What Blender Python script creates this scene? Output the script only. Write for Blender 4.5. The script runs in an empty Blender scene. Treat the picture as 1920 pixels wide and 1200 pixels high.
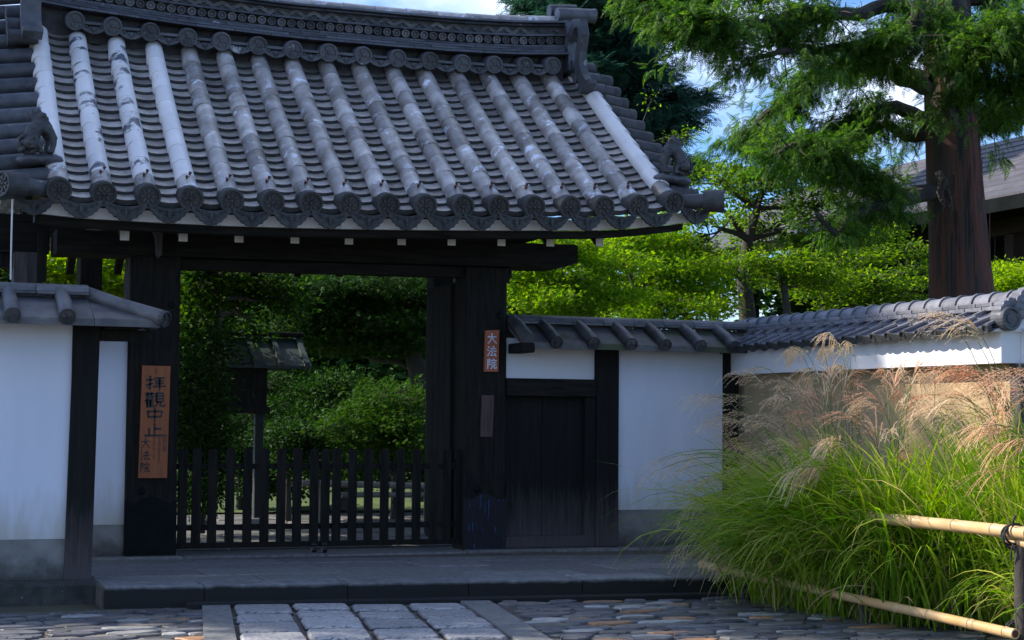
import bpy, bmesh, math, random
import numpy as np
from mathutils import Vector, Matrix, noise

random.seed(7)
rng = np.random.default_rng(11)
sc = bpy.context.scene
C = sc.collection
PI = math.pi

# ------------------------------------------------------------------ camera
F_PX, YAW, PITCH, ROLL, EYE, DIST = 3230.0, math.radians(21.07), math.radians(3.3), math.radians(0.51), 1.13, 14.0
_f = Vector((math.sin(YAW) * math.cos(PITCH), math.cos(YAW) * math.cos(PITCH), math.sin(PITCH)))
_r0 = Vector((math.cos(YAW), -math.sin(YAW), 0.0))
_u0 = _r0.cross(_f)
_r = _r0 * math.cos(ROLL) + _u0 * math.sin(ROLL)
_u = _r.cross(_f)
CAM = Vector((0.0, -DIST, EYE))
cd = bpy.data.cameras.new('camera')
cd.sensor_fit = 'HORIZONTAL'
cd.sensor_width = 36.0
cd.lens = 36.0 * F_PX / 1920.0
cd.clip_start = 0.1
cd.clip_end = 2000.0
cam = bpy.data.objects.new('camera', cd)
C.objects.link(cam)
cam.matrix_world = Matrix(((_r.x, _u.x, -_f.x, CAM.x), (_r.y, _u.y, -_f.y, CAM.y), (_r.z, _u.z, -_f.z, CAM.z), (0, 0, 0, 1)))
sc.camera = cam


def at(px, py, axis, val):
    """the point of the sight line through a photo pixel where coordinate AXIS equals VAL"""
    d = _f + _r * ((px - 960) / F_PX) - _u * ((py - 600) / F_PX)
    return CAM + d * ((val - CAM[axis]) / d[axis])


# ------------------------------------------------------------------ sky, sun, exposure
SUN = Vector((-0.70, 0.38, 0.60)).normalized()
w = bpy.data.worlds.new('World')
sc.world = w
w.use_nodes = True
nt = w.node_tree
nt.nodes.clear()
out = nt.nodes.new('ShaderNodeOutputWorld')
bg = nt.nodes.new('ShaderNodeBackground')
bg.inputs['Strength'].default_value = 0.15
sky = nt.nodes.new('ShaderNodeTexSky')
sky.sky_type = 'NISHITA'
sky.sun_disc = False
sky.sun_elevation = math.asin(SUN.z)
sky.sun_rotation = math.atan2(SUN.x, SUN.y)
sky.air_density = 1.0
sky.altitude = 1000
sky.dust_density = 2.0
sky.ozone_density = 10.0
tc = nt.nodes.new('ShaderNodeTexCoord')
mp = nt.nodes.new('ShaderNodeMapping')
mp.inputs['Scale'].default_value = (1.0, 1.0, 2.2)
mp.inputs['Location'].default_value = (0.35, 0.1, 0.62)
cn = nt.nodes.new('ShaderNodeTexNoise')
cn.inputs['Scale'].default_value = 2.6
cn.inputs['Detail'].default_value = 7.0
cn.inputs['Roughness'].default_value = 0.55
cr = nt.nodes.new('ShaderNodeValToRGB')
cr.color_ramp.elements[0].position = 0.52
cr.color_ramp.elements[1].position = 0.66
cm = nt.nodes.new('ShaderNodeMixRGB')
cm.inputs['Color2'].default_value = (7.5, 7.9, 8.6, 1)
nt.links.new(tc.outputs['Generated'], mp.inputs['Vector'])
nt.links.new(mp.outputs['Vector'], cn.inputs['Vector'])
nt.links.new(cn.outputs['Fac'], cr.inputs['Fac'])
nt.links.new(cr.outputs['Color'], cm.inputs['Fac'])
nt.links.new(sky.outputs['Color'], cm.inputs['Color1'])
nt.links.new(cm.outputs['Color'], bg.inputs['Color'])
nt.links.new(bg.outputs['Background'], out.inputs['Surface'])

sd = bpy.data.lights.new('sun', 'SUN')
sd.energy = 5.0
sd.angle = math.radians(0.5)
sd.color = (1.0, 0.93, 0.82)
sun = bpy.data.objects.new('sun', sd)
C.objects.link(sun)
sun.location = SUN * 60
sun.rotation_euler = SUN.to_track_quat('Z', 'Y').to_euler()

vs = sc.view_settings
vs.view_transform = 'Standard'
vs.look = 'None'
vs.exposure = 0.75
vs.gamma = 1.0
vs.use_curve_mapping = False
sc.cycles.max_bounces = 6
sc.cycles.transparent_max_bounces = 6


# ------------------------------------------------------------------ materials
def mat(name, base, rough=0.7, var=None, scale=6.0, stretch=(1, 1, 1), bump=0.3, bscale=40.0, spots=None, metal=0.0,
        rnd=0.0, coord='Object', detail=6.0, trans=0.0, spec=0.5, ramp=(0.35, 0.65), isl=None, bstretch=None, dirt=None):
    """procedural principled material: two-tone noise (base / var), optional third tone spots, per-object tint, bump"""
    m = bpy.data.materials.new(name)
    m.use_nodes = True
    n, l = m.node_tree.nodes, m.node_tree.links
    p = n['Principled BSDF']
    p.inputs['Roughness'].default_value = rough
    p.inputs['Metallic'].default_value = metal
    p.inputs['Specular IOR Level'].default_value = spec
    t = n.new('ShaderNodeTexCoord')
    oi = n.new('ShaderNodeObjectInfo')
    mul = n.new('ShaderNodeVectorMath')
    mul.operation = 'SCALE'
    mul.inputs[0].default_value = (37.0, 61.0, 23.0)
    l.new(oi.outputs['Random'], mul.inputs['Scale'])
    add = n.new('ShaderNodeVectorMath')
    add.operation = 'ADD'
    l.new(t.outputs[coord], add.inputs[0])
    l.new(mul.outputs['Vector'], add.inputs[1])
    mpp = n.new('ShaderNodeMapping')
    mpp.inputs['Scale'].default_value = stretch
    l.new(add.outputs['Vector'], mpp.inputs['Vector'])
    vec = mpp.outputs['Vector']

    def nz(s, d, r=0.6, v=None):
        x = n.new('ShaderNodeTexNoise')
        x.inputs['Scale'].default_value = s
        x.inputs['Detail'].default_value = d
        x.inputs['Roughness'].default_value = r
        l.new(v or vec, x.inputs['Vector'])
        return x.outputs['Fac']

    def ramp_of(sock, a, b):
        x = n.new('ShaderNodeMapRange')
        x.inputs['From Min'].default_value = a
        x.inputs['From Max'].default_value = b
        l.new(sock, x.inputs['Value'])
        return x.outputs['Result']

    def mix(fac, a, b, kind='MIX'):
        x = n.new('ShaderNodeMixRGB')
        x.blend_type = kind
        for sock, v in ((x.inputs['Color1'], a), (x.inputs['Color2'], b)):
            if isinstance(v, (tuple, list)):
                sock.default_value = (*v, 1)
            else:
                l.new(v, sock)
        if isinstance(fac, float):
            x.inputs['Fac'].default_value = fac
        else:
            l.new(fac, x.inputs['Fac'])
        return x.outputs['Color']

    col = base
    if var is not None:
        col = mix(ramp_of(nz(scale, detail), *ramp), base, var)
    if spots is not None:
        sc_, thr, c3 = spots
        col = mix(ramp_of(nz(sc_, 5.0), thr, thr + 0.06), col if not isinstance(col, tuple) else col, c3)
    if dirt is not None:                       # stain that climbs from z0 to z1 with a ragged edge
        z0, z1, c4, amt = dirt
        g = n.new('ShaderNodeNewGeometry')
        sp = n.new('ShaderNodeSeparateXYZ')
        l.new(g.outputs['Position'], sp.inputs[0])
        a2 = n.new('ShaderNodeMath')
        a2.operation = 'MULTIPLY_ADD'
        l.new(nz(7.0, 6.0), a2.inputs[0])
        a2.inputs[1].default_value = (z1 - z0) * 1.4
        l.new(sp.outputs['Z'], a2.inputs[2])
        f_ = ramp_of(a2.outputs[0], z1 + (z1 - z0) * 0.7, z0 + (z1 - z0) * 0.7)
        k = n.new('ShaderNodeMath')
        k.operation = 'MULTIPLY'
        k.inputs[1].default_value = amt
        l.new(f_, k.inputs[0])
        k.use_clamp = True
        col = mix(k.outputs[0], col, c4)
    if rnd > 0:
        rm = n.new('ShaderNodeMapRange')
        rm.inputs['To Min'].default_value = 1.0 - rnd
        rm.inputs['To Max'].default_value = 1.0 + rnd
        l.new(oi.outputs['Random'], rm.inputs['Value'])
        cc = n.new('ShaderNodeCombineColor')
        for i in range(3):
            l.new(rm.outputs['Result'], cc.inputs[i])
        col = mix(1.0, col, cc.outputs['Color'], 'MULTIPLY')
    if isl is not None:                        # leaf-by-leaf colour
        g2 = n.new('ShaderNodeNewGeometry')
        r2 = n.new('ShaderNodeValToRGB')
        r2.color_ramp.elements[0].color = (*isl[0], 1)
        r2.color_ramp.elements[1].color = (*isl[-1], 1)
        for i, c_ in enumerate(isl[1:-1]):
            e = r2.color_ramp.elements.new((i + 1) / (len(isl) - 1))
            e.color = (*c_, 1)
        l.new(g2.outputs['Random Per Island'], r2.inputs['Fac'])
        col = r2.outputs['Color']
    if isinstance(col, tuple):
        p.inputs['Base Color'].default_value = (*col, 1)
    else:
        l.new(col, p.inputs['Base Color'])
    if bump > 0:
        b = n.new('ShaderNodeBump')
        b.inputs['Strength'].default_value = bump
        b.inputs['Distance'].default_value = 0.01
        if bstretch:
            m2 = n.new('ShaderNodeMapping')
            m2.inputs['Scale'].default_value = bstretch
            l.new(add.outputs['Vector'], m2.inputs['Vector'])
            l.new(nz(bscale, 5.0, 0.7, m2.outputs['Vector']), b.inputs['Height'])
        else:
            l.new(nz(bscale, 5.0, 0.7), b.inputs['Height'])
        l.new(b.outputs['Normal'], p.inputs['Normal'])
    if trans > 0:
        tr = n.new('ShaderNodeBsdfTranslucent')
        if isinstance(col, tuple):
            tr.inputs['Color'].default_value = (*col, 1)
        else:
            hs = n.new('ShaderNodeHueSaturation')
            hs.inputs['Saturation'].default_value = 1.1
            hs.inputs['Value'].default_value = 1.7
            l.new(col, hs.inputs['Color'])
            l.new(hs.outputs['Color'], tr.inputs['Color'])
        mx = n.new('ShaderNodeMixShader')
        mx.inputs['Fac'].default_value = trans
        l.new(p.outputs['BSDF'], mx.inputs[1])
        l.new(tr.outputs['BSDF'], mx.inputs[2])
        l.new(mx.outputs['Shader'], n['Material Output'].inputs['Surface'])
    return m


M = {}
M['tile'] = mat('weathered grey tile', (0.19, 0.165, 0.15), 0.30, (0.52, 0.49, 0.47), 5, rnd=0.42, spec=0.8, bump=0.35, bscale=60, spots=(7, 0.585, (0.62, 0.64, 0.72)), ramp=(0.35, 0.7))  # pale bluish spots paint sky glints over the weathered tone
M['tile_sheet'] = mat('pale sheet-covered tile', (0.80, 0.77, 0.75), 0.38, (0.72, 0.69, 0.68), 4, bump=0.08, bscale=30, rnd=0.06, spots=(11, 0.68, (0.12, 0.12, 0.14)))
M['tile_peel'] = mat('peeling pale tile', (0.78, 0.75, 0.73), 0.38, (0.70, 0.67, 0.66), 4, bump=0.1, bscale=30, rnd=0.06, spots=(4.5, 0.55, (0.09, 0.10, 0.13)))
M['pan'] = mat('weathered pan tile', (0.24, 0.205, 0.18), 0.32, (0.52, 0.475, 0.43), 9, rnd=0.4, spec=0.8, bump=0.35, bscale=50, ramp=(0.3, 0.7), spots=(14, 0.66, (0.30, 0.23, 0.16)))
M['tile_dark'] = mat('tile lip darkened for shade', (0.022, 0.024, 0.026), 0.55, (0.055, 0.056, 0.055), 12, rnd=0.25, bump=0.5, bscale=70)
M['relief'] = mat('tile with vine relief', (0.018, 0.02, 0.02), 0.6, (0.05, 0.052, 0.048), 28, bump=1.0, bscale=55, rnd=0.2)
M['ridge'] = mat('dark ridge tile', (0.045, 0.048, 0.056), 0.5, (0.085, 0.088, 0.098), 10, rnd=0.35, bump=0.3, bscale=50, spots=(8, 0.67, (0.30, 0.31, 0.34)))
M['ring'] = mat('ridge ring tile', (0.06, 0.062, 0.07), 0.55, (0.13, 0.125, 0.12), 9, rnd=0.6, bump=0.3, bscale=60)
M['wood'] = mat('black aged timber', (0.0045, 0.0050, 0.0040), 0.85, (0.019, 0.016, 0.012), 5, stretch=(6, 6, 0.6), bump=0.4, bscale=14, bstretch=(9, 9, 0.5), spec=0.25)
M['beam'] = mat('black aged beam', (0.0045, 0.0050, 0.0040), 0.85, (0.019, 0.016, 0.012), 5, stretch=(0.6, 6, 6), bump=0.4, bscale=14, bstretch=(0.5, 9, 9), spec=0.25)
M['weathered'] = mat('weathered grey timber', (0.045, 0.038, 0.038), 0.85, (0.11, 0.095, 0.095), 5, stretch=(7, 7, 0.5), bump=0.7, bscale=16, bstretch=(9, 9, 0.4), spec=0.2)
M['post_low'] = mat('post with bleached foot', (0.006, 0.0065, 0.006), 0.8, (0.012, 0.011, 0.010), 5, stretch=(7, 7, 0.5), bump=0.5, bscale=16, bstretch=(9, 9, 0.4), dirt=(0.05, 0.55, (0.10, 0.085, 0.085), 0.8), spec=0.25)
M['whitewood'] = mat('white painted board end', (0.72, 0.70, 0.66), 0.6, (0.6, 0.57, 0.52), 8, bump=0.15, rnd=0.06)
M['plaster'] = mat('white lime plaster', (0.73, 0.76, 0.83), 0.9, (0.66, 0.69, 0.76), 1.5, stretch=(1.8, 1, 0.4), bump=0.12, bscale=14, dirt=(0.26, 0.60, (0.44, 0.41, 0.32), 0.75), spots=(38, 0.735, (0.35, 0.32, 0.28)), detail=8, spec=0.2, coord='Generated' if False else 'Object')
M['plaster_top'] = mat('white plaster band', (0.76, 0.76, 0.78), 0.9, (0.71, 0.71, 0.74), 2.5, bump=0.06, bscale=18, spec=0.2)
M['dado'] = mat('grey cement dado', (0.14, 0.14, 0.13), 0.9, (0.27, 0.265, 0.245), 3.5, bump=0.25, bscale=50, dirt=(0.0, 0.17, (0.045, 0.045, 0.04), 0.8), spec=0.2)
M['ochre'] = mat('ochre clay plaster', (0.47, 0.345, 0.20), 0.95, (0.36, 0.265, 0.155), 1.4, stretch=(1, 1.6, 0.6), detail=9, bump=0.3, bscale=60, spec=0.1)
M['granite'] = mat('grey granite', (0.12, 0.12, 0.115), 0.8, (0.21, 0.205, 0.20), 22, bump=0.5, bscale=70, rnd=0.15, spots=(90, 0.62, (0.09, 0.09, 0.095)))
M['garden_stone'] = mat('dark garden paving', (0.075, 0.072, 0.066), 0.85, (0.12, 0.115, 0.10), 8, bump=0.5, bscale=50, rnd=0.2)
M['flag'] = mat('split faced flagstone', (0.30, 0.295, 0.30), 0.6, (0.46, 0.45, 0.45), 12, stretch=(1, 2.6, 1), bump=1.0, bscale=26, rnd=0.2, spots=(38, 0.53, (0.10, 0.10, 0.11)), dirt=(-0.136, -0.117, (0.020, 0.019, 0.015), 1.0))
M['kerb'] = mat('step kerb granite', (0.16, 0.16, 0.16), 0.8, (0.27, 0.265, 0.265), 20, bump=0.5, bscale=60, rnd=0.12, dirt=(-0.028, 0.004, (0.008, 0.009, 0.008), 1.0), spots=(80, 0.64, (0.10, 0.10, 0.11)))
M['plinth'] = mat('mossy plinth stone', (0.022, 0.024, 0.02), 0.9, (0.055, 0.055, 0.05), 9, bump=0.7, bscale=40, rnd=0.2, spots=(24, 0.66, (0.20, 0.20, 0.19)))
M['mortar'] = mat('dark joint earth', (0.075, 0.066, 0.052), 0.95, (0.13, 0.115, 0.092), 12, bump=0.6, bscale=50, coord='Object')
M['earth'] = mat('garden earth', (0.055, 0.048, 0.036), 0.95, (0.075, 0.075, 0.035), 0.8, bump=0.6, bscale=20)
M['moss'] = mat('moss', (0.035, 0.075, 0.012), 0.95, (0.09, 0.12, 0.02), 3, bump=0.8, bscale=60)
for i_, (c1, c2) in enumerate((((0.080, 0.080, 0.088), (0.14, 0.138, 0.148)), ((0.12, 0.11, 0.10), (0.19, 0.175, 0.155)), ((0.30, 0.15, 0.07), (0.38, 0.22, 0.12)), ((0.27, 0.265, 0.25), (0.36, 0.35, 0.33)), ((0.055, 0.054, 0.058), (0.10, 0.097, 0.10)))):
    M['cob%d' % i_] = mat('cobble tone', c1, 0.55, c2, 14, bump=0.5, bscale=40, rnd=0.25)
M['sign_wood'] = mat('bare cedar board', (0.36, 0.115, 0.038), 0.7, (0.27, 0.082, 0.028), 4, stretch=(9, 9, 0.5), bump=0.35, bscale=14, bstretch=(9, 9, 0.4), spots=(3.2, 0.60, (0.20, 0.075, 0.035)))
M['sign_red'] = mat('reddish nameplate wood', (0.42, 0.12, 0.05), 0.6, (0.34, 0.09, 0.035), 4, stretch=(9, 9, 0.5), bump=0.2, bscale=14, bstretch=(9, 9, 0.4))
M['plaque'] = mat('old brown plaque', (0.085, 0.05, 0.04), 0.7, (0.06, 0.036, 0.03), 5, stretch=(9, 9, 0.5), bump=0.2, bscale=14)
M['ink'] = mat('black ink', (0.008, 0.008, 0.009), 0.5, bump=0)
M['chalk'] = mat('pale blue white paint', (0.62, 0.68, 0.80), 0.6, bump=0)
M['bamboo'] = mat('dried bamboo', (0.50, 0.30, 0.12), 0.45, (0.58, 0.41, 0.22), 4, bump=0.1, bscale=20, spots=(5, 0.63, (0.25, 0.17, 0.09)), coord='Object')
M['bamboo_grey'] = mat('grey old bamboo', (0.20, 0.165, 0.12), 0.6, (0.30, 0.25, 0.19), 5, bump=0.15, bscale=20)
M['rope'] = mat('black palm rope', (0.012, 0.011, 0.012), 0.9, (0.03, 0.03, 0.03), 40, bump=0.6, bscale=80)
M['iron'] = mat('rusty iron', (0.10, 0.03, 0.018), 0.8, (0.05, 0.02, 0.015), 20, bump=0.3)
M['blackiron'] = mat('black iron', (0.008, 0.008, 0.009), 0.5, bump=0.1)
M['shoe'] = mat('green black metal shoe', (0.005, 0.007, 0.007), 0.85, (0.009, 0.011, 0.011), 9, bump=0.15, bscale=30, spec=0.15)
M['shoe_blue'] = mat('metal shoe with blue streaks', (0.007, 0.008, 0.010), 0.85, (0.011, 0.012, 0.018), 9, stretch=(6, 6, 0.8), bump=0.15, bscale=30, spots=(9, 0.62, (0.03, 0.10, 0.26)))
M['copper'] = mat('copper green roof sheet', (0.018, 0.036, 0.030), 0.6, (0.034, 0.055, 0.047), 6, bump=0.1, rnd=0.15)
M['bark_red'] = mat('red peeling cedar bark', (0.115, 0.045, 0.030), 0.95, (0.045, 0.036, 0.029), 1.3, stretch=(5, 5, 0.3), bump=1.0, bscale=5, bstretch=(7, 7, 0.25), spots=(1.9, 0.53, (0.022, 0.020, 0.016)), ramp=(0.42, 0.58))
M['bark'] = mat('dark bark', (0.030, 0.025, 0.020), 0.9, (0.055, 0.047, 0.038), 6, stretch=(3, 3, 1), bump=0.8, bscale=14)
M['bark_pale'] = mat('grey bark', (0.085, 0.075, 0.062), 0.9, (0.14, 0.125, 0.11), 6, stretch=(3, 3, 1), bump=0.8, bscale=14)
M['hall_tile'] = mat('hall roof slate', (0.050, 0.047, 0.058), 0.7, (0.078, 0.073, 0.086), 3, bump=0.1, rnd=0.12)
M['hall_edge'] = mat('hall fascia', (0.010, 0.013, 0.013), 0.8, (0.016, 0.019, 0.019), 3, bump=0.1)
M['hall_dark'] = mat('blackened fascia board', (0.006, 0.0075, 0.0075), 0.95, (0.010, 0.012, 0.012), 3, bump=0.1, spec=0.05)
M['hall_wood'] = mat('hall red brown timber', (0.032, 0.015, 0.010), 0.8, (0.020, 0.010, 0.007), 5, bump=0.2)
GREEN = dict(
    cedar=((0.018, 0.060, 0.014), (0.038, 0.105, 0.018), (0.070, 0.15, 0.020), (0.14, 0.23, 0.025)),
    conifer=((0.014, 0.050, 0.036), (0.025, 0.075, 0.048), (0.040, 0.105, 0.055)),
    broad=((0.045, 0.115, 0.012), (0.095, 0.18, 0.016), (0.19, 0.26, 0.028)),
    maple=((0.060, 0.17, 0.012), (0.12, 0.25, 0.018), (0.19, 0.31, 0.025), (0.29, 0.32, 0.04)),
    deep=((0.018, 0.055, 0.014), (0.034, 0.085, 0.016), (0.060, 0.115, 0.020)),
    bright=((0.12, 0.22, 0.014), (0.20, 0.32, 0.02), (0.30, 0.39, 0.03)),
    inner=((0.010, 0.034, 0.007), (0.020, 0.058, 0.009), (0.042, 0.092, 0.012)),  # greens darkened to carry the shade of the garden inside the gate
    shrub=((0.014, 0.045, 0.008), (0.030, 0.078, 0.010), (0.075, 0.14, 0.014)))
TRANS = dict(cedar=.45, conifer=.35, broad=.6, maple=.68, deep=.25, bright=.68, inner=.22, shrub=.35)
for k_, v_ in GREEN.items():
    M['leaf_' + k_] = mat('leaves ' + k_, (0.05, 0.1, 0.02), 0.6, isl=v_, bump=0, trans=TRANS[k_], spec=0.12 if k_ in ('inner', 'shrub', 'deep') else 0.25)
M['blade'] = mat('grass blade', (0.05, 0.1, 0.02), 0.45, isl=((0.070, 0.18, 0.012), (0.14, 0.28, 0.016), (0.22, 0.35, 0.022), (0.30, 0.38, 0.04), (0.50, 0.42, 0.16)), bump=0, trans=0.5, spec=0.35)
M['straw'] = mat('dead straw blade', (0.4, 0.3, 0.15), 0.7, isl=((0.30, 0.20, 0.09), (0.46, 0.34, 0.17), (0.20, 0.12, 0.06)), bump=0, trans=0.3, spec=0.2)
M['plume'] = mat('silver buff plume', (0.4, 0.3, 0.2), 0.7, isl=((0.58, 0.45, 0.28), (0.70, 0.56, 0.38), (0.54, 0.35, 0.21), (0.78, 0.69, 0.54)), bump=0, trans=0.3, spec=0.3)
M['plume_red'] = mat('reddish plume', (0.4, 0.2, 0.1), 0.7, isl=((0.50, 0.26, 0.15), (0.66, 0.39, 0.24), (0.74, 0.54, 0.40)), bump=0, trans=0.3, spec=0.3)
M['stem'] = mat('grass stem', (0.10, 0.14, 0.03), 0.6, bump=0)


# ------------------------------------------------------------------ mesh helpers
class MB:
    """collects shapes, builds ONE mesh"""

    def __init__(s):
        s.v, s.f = [], []

    def add(s, vs_, fs_, mtx=None):
        b = len(s.v)
        for q in vs_:
            q = Vector(q)
            s.v.append(tuple(mtx @ q) if mtx is not None else tuple(q))
        s.f += [tuple(i + b for i in f) for f in fs_]
        return s

    def box(s, x0, x1, y0, y1, z0, z1, c=0.0, mtx=None):
        if c <= 0:
            v = [(x, y, z) for z in (z0, z1) for y in (y0, y1) for x in (x0, x1)]
            f = [(0, 2, 3, 1), (4, 5, 7, 6), (0, 1, 5, 4), (2, 6, 7, 3), (0, 4, 6, 2), (1, 3, 7, 5)]
            return s.add(v, f, mtx)
        b = bmesh.new()
        bmesh.ops.create_cube(b, size=1.0)
        for q in b.verts:
            q.co = Vector(((x0 + x1) / 2 + q.co.x * (x1 - x0), (y0 + y1) / 2 + q.co.y * (y1 - y0), (z0 + z1) / 2 + q.co.z * (z1 - z0)))
        bmesh.ops.bevel(b, geom=b.edges[:], offset=c, segments=1, affect='EDGES')
        b.verts.index_update()
        s.add([q.co for q in b.verts], [[q.index for q in f.verts] for f in b.faces], mtx)
        b.free()
        return s

    def tube(s, pts, radii, n=8, caps=True):
        pts = [Vector(p) for p in pts]
        if not isinstance(radii, (list, tuple)):
            radii = [radii] * len(pts)
        b0 = len(s.v)
        up = None
        for i, p in enumerate(pts):
            t = (pts[min(i + 1, len(pts) - 1)] - pts[max(i - 1, 0)]).normalized()
            if up is None:
                up = t.orthogonal().normalized()
            up = (up - t * up.dot(t)).normalized()
            sd_ = t.cross(up)
            for k in range(n):
                a = 2 * PI * k / n
                s.v.append(tuple(p + (up * math.cos(a) + sd_ * math.sin(a)) * radii[i]))
        for i in range(len(pts) - 1):
            for k in range(n):
                a, b_ = b0 + i * n + k, b0 + i * n + (k + 1) % n
                s.f.append((a, b_, b_ + n, a + n))
        if caps:
            s.f.append(tuple(b0 + k for k in reversed(range(n))))
            s.f.append(tuple(b0 + (len(pts) - 1) * n + k for k in range(n)))
        return s

    def lathe(s, prof, n=20, mtx=None):
        """profile (r, h) turned round local Z"""
        v, f = [], []
        for r_, h in prof:
            for k in range(n):
                a = 2 * PI * k / n
                v.append((r_ * math.cos(a), r_ * math.sin(a), h))
        for i in range(len(prof) - 1):
            for k in range(n):
                a, b = i * n + k, i * n + (k + 1) % n
                f.append((a, b, b + n, a + n))
        f.append(tuple(reversed(range(n))))
        f.append(tuple((len(prof) - 1) * n + k for k in range(n)))
        return s.add(v, f, mtx)

    def prism(s, outline, d0, d1, mtx=None):
        """outline (a, b) in local XZ, extruded from y=d0 to y=d1 (outline counter-clockwise seen from -Y)"""
        n = len(outline)
        v = [(a, d0, b) for a, b in outline] + [(a, d1, b) for a, b in outline]
        f = [tuple(range(n)), tuple(reversed(range(n, 2 * n)))]
        f += [(i, i + n, (i + 1) % n + n, (i + 1) % n) for i in range(n)]
        return s.add(v, f, mtx)

    def mesh(s, name, m, smooth=False):
        me = bpy.data.meshes.new(name)
        me.from_pydata(s.v, [], s.f)
        b = bmesh.new()
        b.from_mesh(me)
        bmesh.ops.recalc_face_normals(b, faces=b.faces)
        b.to_mesh(me)
        b.free()
        if m is not None:
            me.materials.append(m)
        if smooth:
            me.shade_smooth()
            try:
                me.set_sharp_from_angle(angle=math.radians(40))
            except Exception:
                pass
        return me

    def build(s, name, m, parent=None, smooth=False):
        return put(s.mesh(name, m, smooth), name, parent)


def put(me, name, parent=None, mtx=None):
    o = bpy.data.objects.new(name, me)
    C.objects.link(o)
    if mtx is not None:
        o.matrix_basis = mtx
    if parent is not None:
        o.parent = parent
        pm = parent.matrix_basis if parent.parent is None else parent.parent.matrix_basis @ parent.matrix_parent_inverse @ parent.matrix_basis
        o.matrix_parent_inverse = pm.inverted()
    return o


def tag(o, label=None, cat=None, group=None, kind=None):
    for k, v in (('label', label), ('category', cat), ('group', group), ('kind', kind)):
        if v:
            o[k] = v
    return o


def thing(name, label, cat, loc=(0, 0, 0), group=None):
    o = bpy.data.objects.new(name, None)
    o.empty_display_size = 0.2
    C.objects.link(o)
    o.location = loc
    o.matrix_basis = Matrix.Translation(loc)
    return tag(o, label, cat, group)


def np_mesh(name, V, Fq, m, smooth=False):
    """V (n,3) floats, Fq (m,k) ints -> mesh, fast"""
    me = bpy.data.meshes.new(name)
    k = Fq.shape[1]
    me.vertices.add(len(V))
    me.vertices.foreach_set('co', np.ascontiguousarray(V, dtype=np.float32).ravel())
    me.loops.add(Fq.size)
    me.loops.foreach_set('vertex_index', np.ascontiguousarray(Fq, dtype=np.int32).ravel())
    me.polygons.add(len(Fq))
    me.polygons.foreach_set('loop_start', np.arange(0, Fq.size, k, dtype=np.int32))
    me.update(calc_edges=True)
    me.materials.append(m)
    if smooth:
        me.shade_smooth()
    return me


def lerp_tab(tab, x):
    return float(np.interp(x, [t[0] for t in tab], [t[1] for t in tab]))

# ================================================================== THE GROUND
GZ = -0.13
g = MB()
g.box(-300, 400, -60, 600, GZ - 0.5, GZ - 0.02)
ground = tag(g.build('ground', M['earth']), kind='structure')

# raised gate platform: kerb stones, flags, sill stones on an earth core
EDGE = lambda x: -2.30 - (x - 1.575) * 0.105          # front edge of the platform
core = MB()
core.add([(1.62, EDGE(1.62) + 0.05, GZ - 0.03), (6.5, EDGE(6.5) + 0.05, GZ - 0.03), (7.5, 0.7, GZ - 0.03), (1.62, 0.7, GZ - 0.03),
          (1.62, EDGE(1.62) + 0.05, -0.012), (6.5, EDGE(6.5) + 0.05, -0.012), (7.5, 0.7, -0.012), (1.62, 0.7, -0.012)],
         [(3, 2, 1, 0), (4, 5, 6, 7), (0, 1, 5, 4), (1, 2, 6, 5), (2, 3, 7, 6), (3, 0, 4, 7)])
platform = tag(core.build('gate_platform', M['mortar']), kind='structure')


def stone(corners, z0, z1, c, name, m, parent, jitter=0.0):
    """a slab over a convex outline, its top edge chamfered by c"""
    cx_ = sum(p[0] for p in corners) / len(corners)
    cy_ = sum(p[1] for p in corners) / len(corners)
    n = len(corners)
    lo = [(p[0], p[1], z0) for p in corners]
    mid = [(p[0], p[1], z1 - c) for p in corners]
    top = []
    for p in corners:
        d = Vector((cx_ - p[0], cy_ - p[1]))
        d = d.normalized() * min(c * 1.3, d.length * 0.4) if d.length > 0 else d
        top.append((p[0] + d.x, p[1] + d.y, z1 + random.uniform(-jitter, jitter)))
    fs_ = [tuple(range(2 * n, 3 * n))]
    for i in range(n):
        j = (i + 1) % n
        fs_ += [(i, j, j + n, i + n), (i + n, j + n, j + 2 * n, i + 2 * n)]
    fs_.append(tuple(reversed(range(n))))
    return MB().add(lo + mid + top, fs_).build(name, m, parent)


def quad(x0, x1, ya0, yb0, ya1, yb1, g_=0.006):
    return [(x0 + g_, ya0 + g_), (x1 - g_, yb0 + g_), (x1 - g_, yb1 - g_), (x0 + g_, ya1 - g_)]


xs = [1.63, 2.28, 3.25, 4.10, 4.93, 5.62, 6.35]
for a, b in zip(xs, xs[1:]):
    stone(quad(a, b, EDGE(a), EDGE(b), EDGE(a) + 0.34, EDGE(b) + 0.34, 0.003), GZ - 0.03, random.uniform(-0.004, 0.003), 0.012, 'kerb_stone', M['kerb'], platform)
# thin gutter stones along the foot of the kerb
xs = [2.15, 2.75, 3.5, 4.4, 5.3, 6.1]
for a, b in zip(xs, xs[1:]):
    stone(quad(a, b, EDGE(a) - 0.17, EDGE(b) - 0.17, EDGE(a) - 0.005, EDGE(b) - 0.005, 0.004), GZ - 0.05, GZ + 0.022, 0.008, 'gutter_stone', M['kerb'], platform)
rows = [(0.34, 0.78), (0.78, 1.26), (1.26, 1.72), (1.72, 2.14)]
for r_i, (d0, d1) in enumerate(rows):
    x = 1.64
    while x < 6.3:
        ln = random.uniform(0.55, 1.15)
        x2 = min(x + ln, 6.5)
        if 6.5 - x2 < 0.3:
            x2 = 6.5
        sk = 0.03 * r_i
        stone(quad(x + sk, x2 + sk, EDGE(x) + d0, EDGE(x2) + d0, EDGE(x) + d1, EDGE(x2) + d1, 0.006), -0.03, random.uniform(-0.009, -0.002), 0.008, 'paving_slab', M['granite'], platform)
        x = x2
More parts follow.
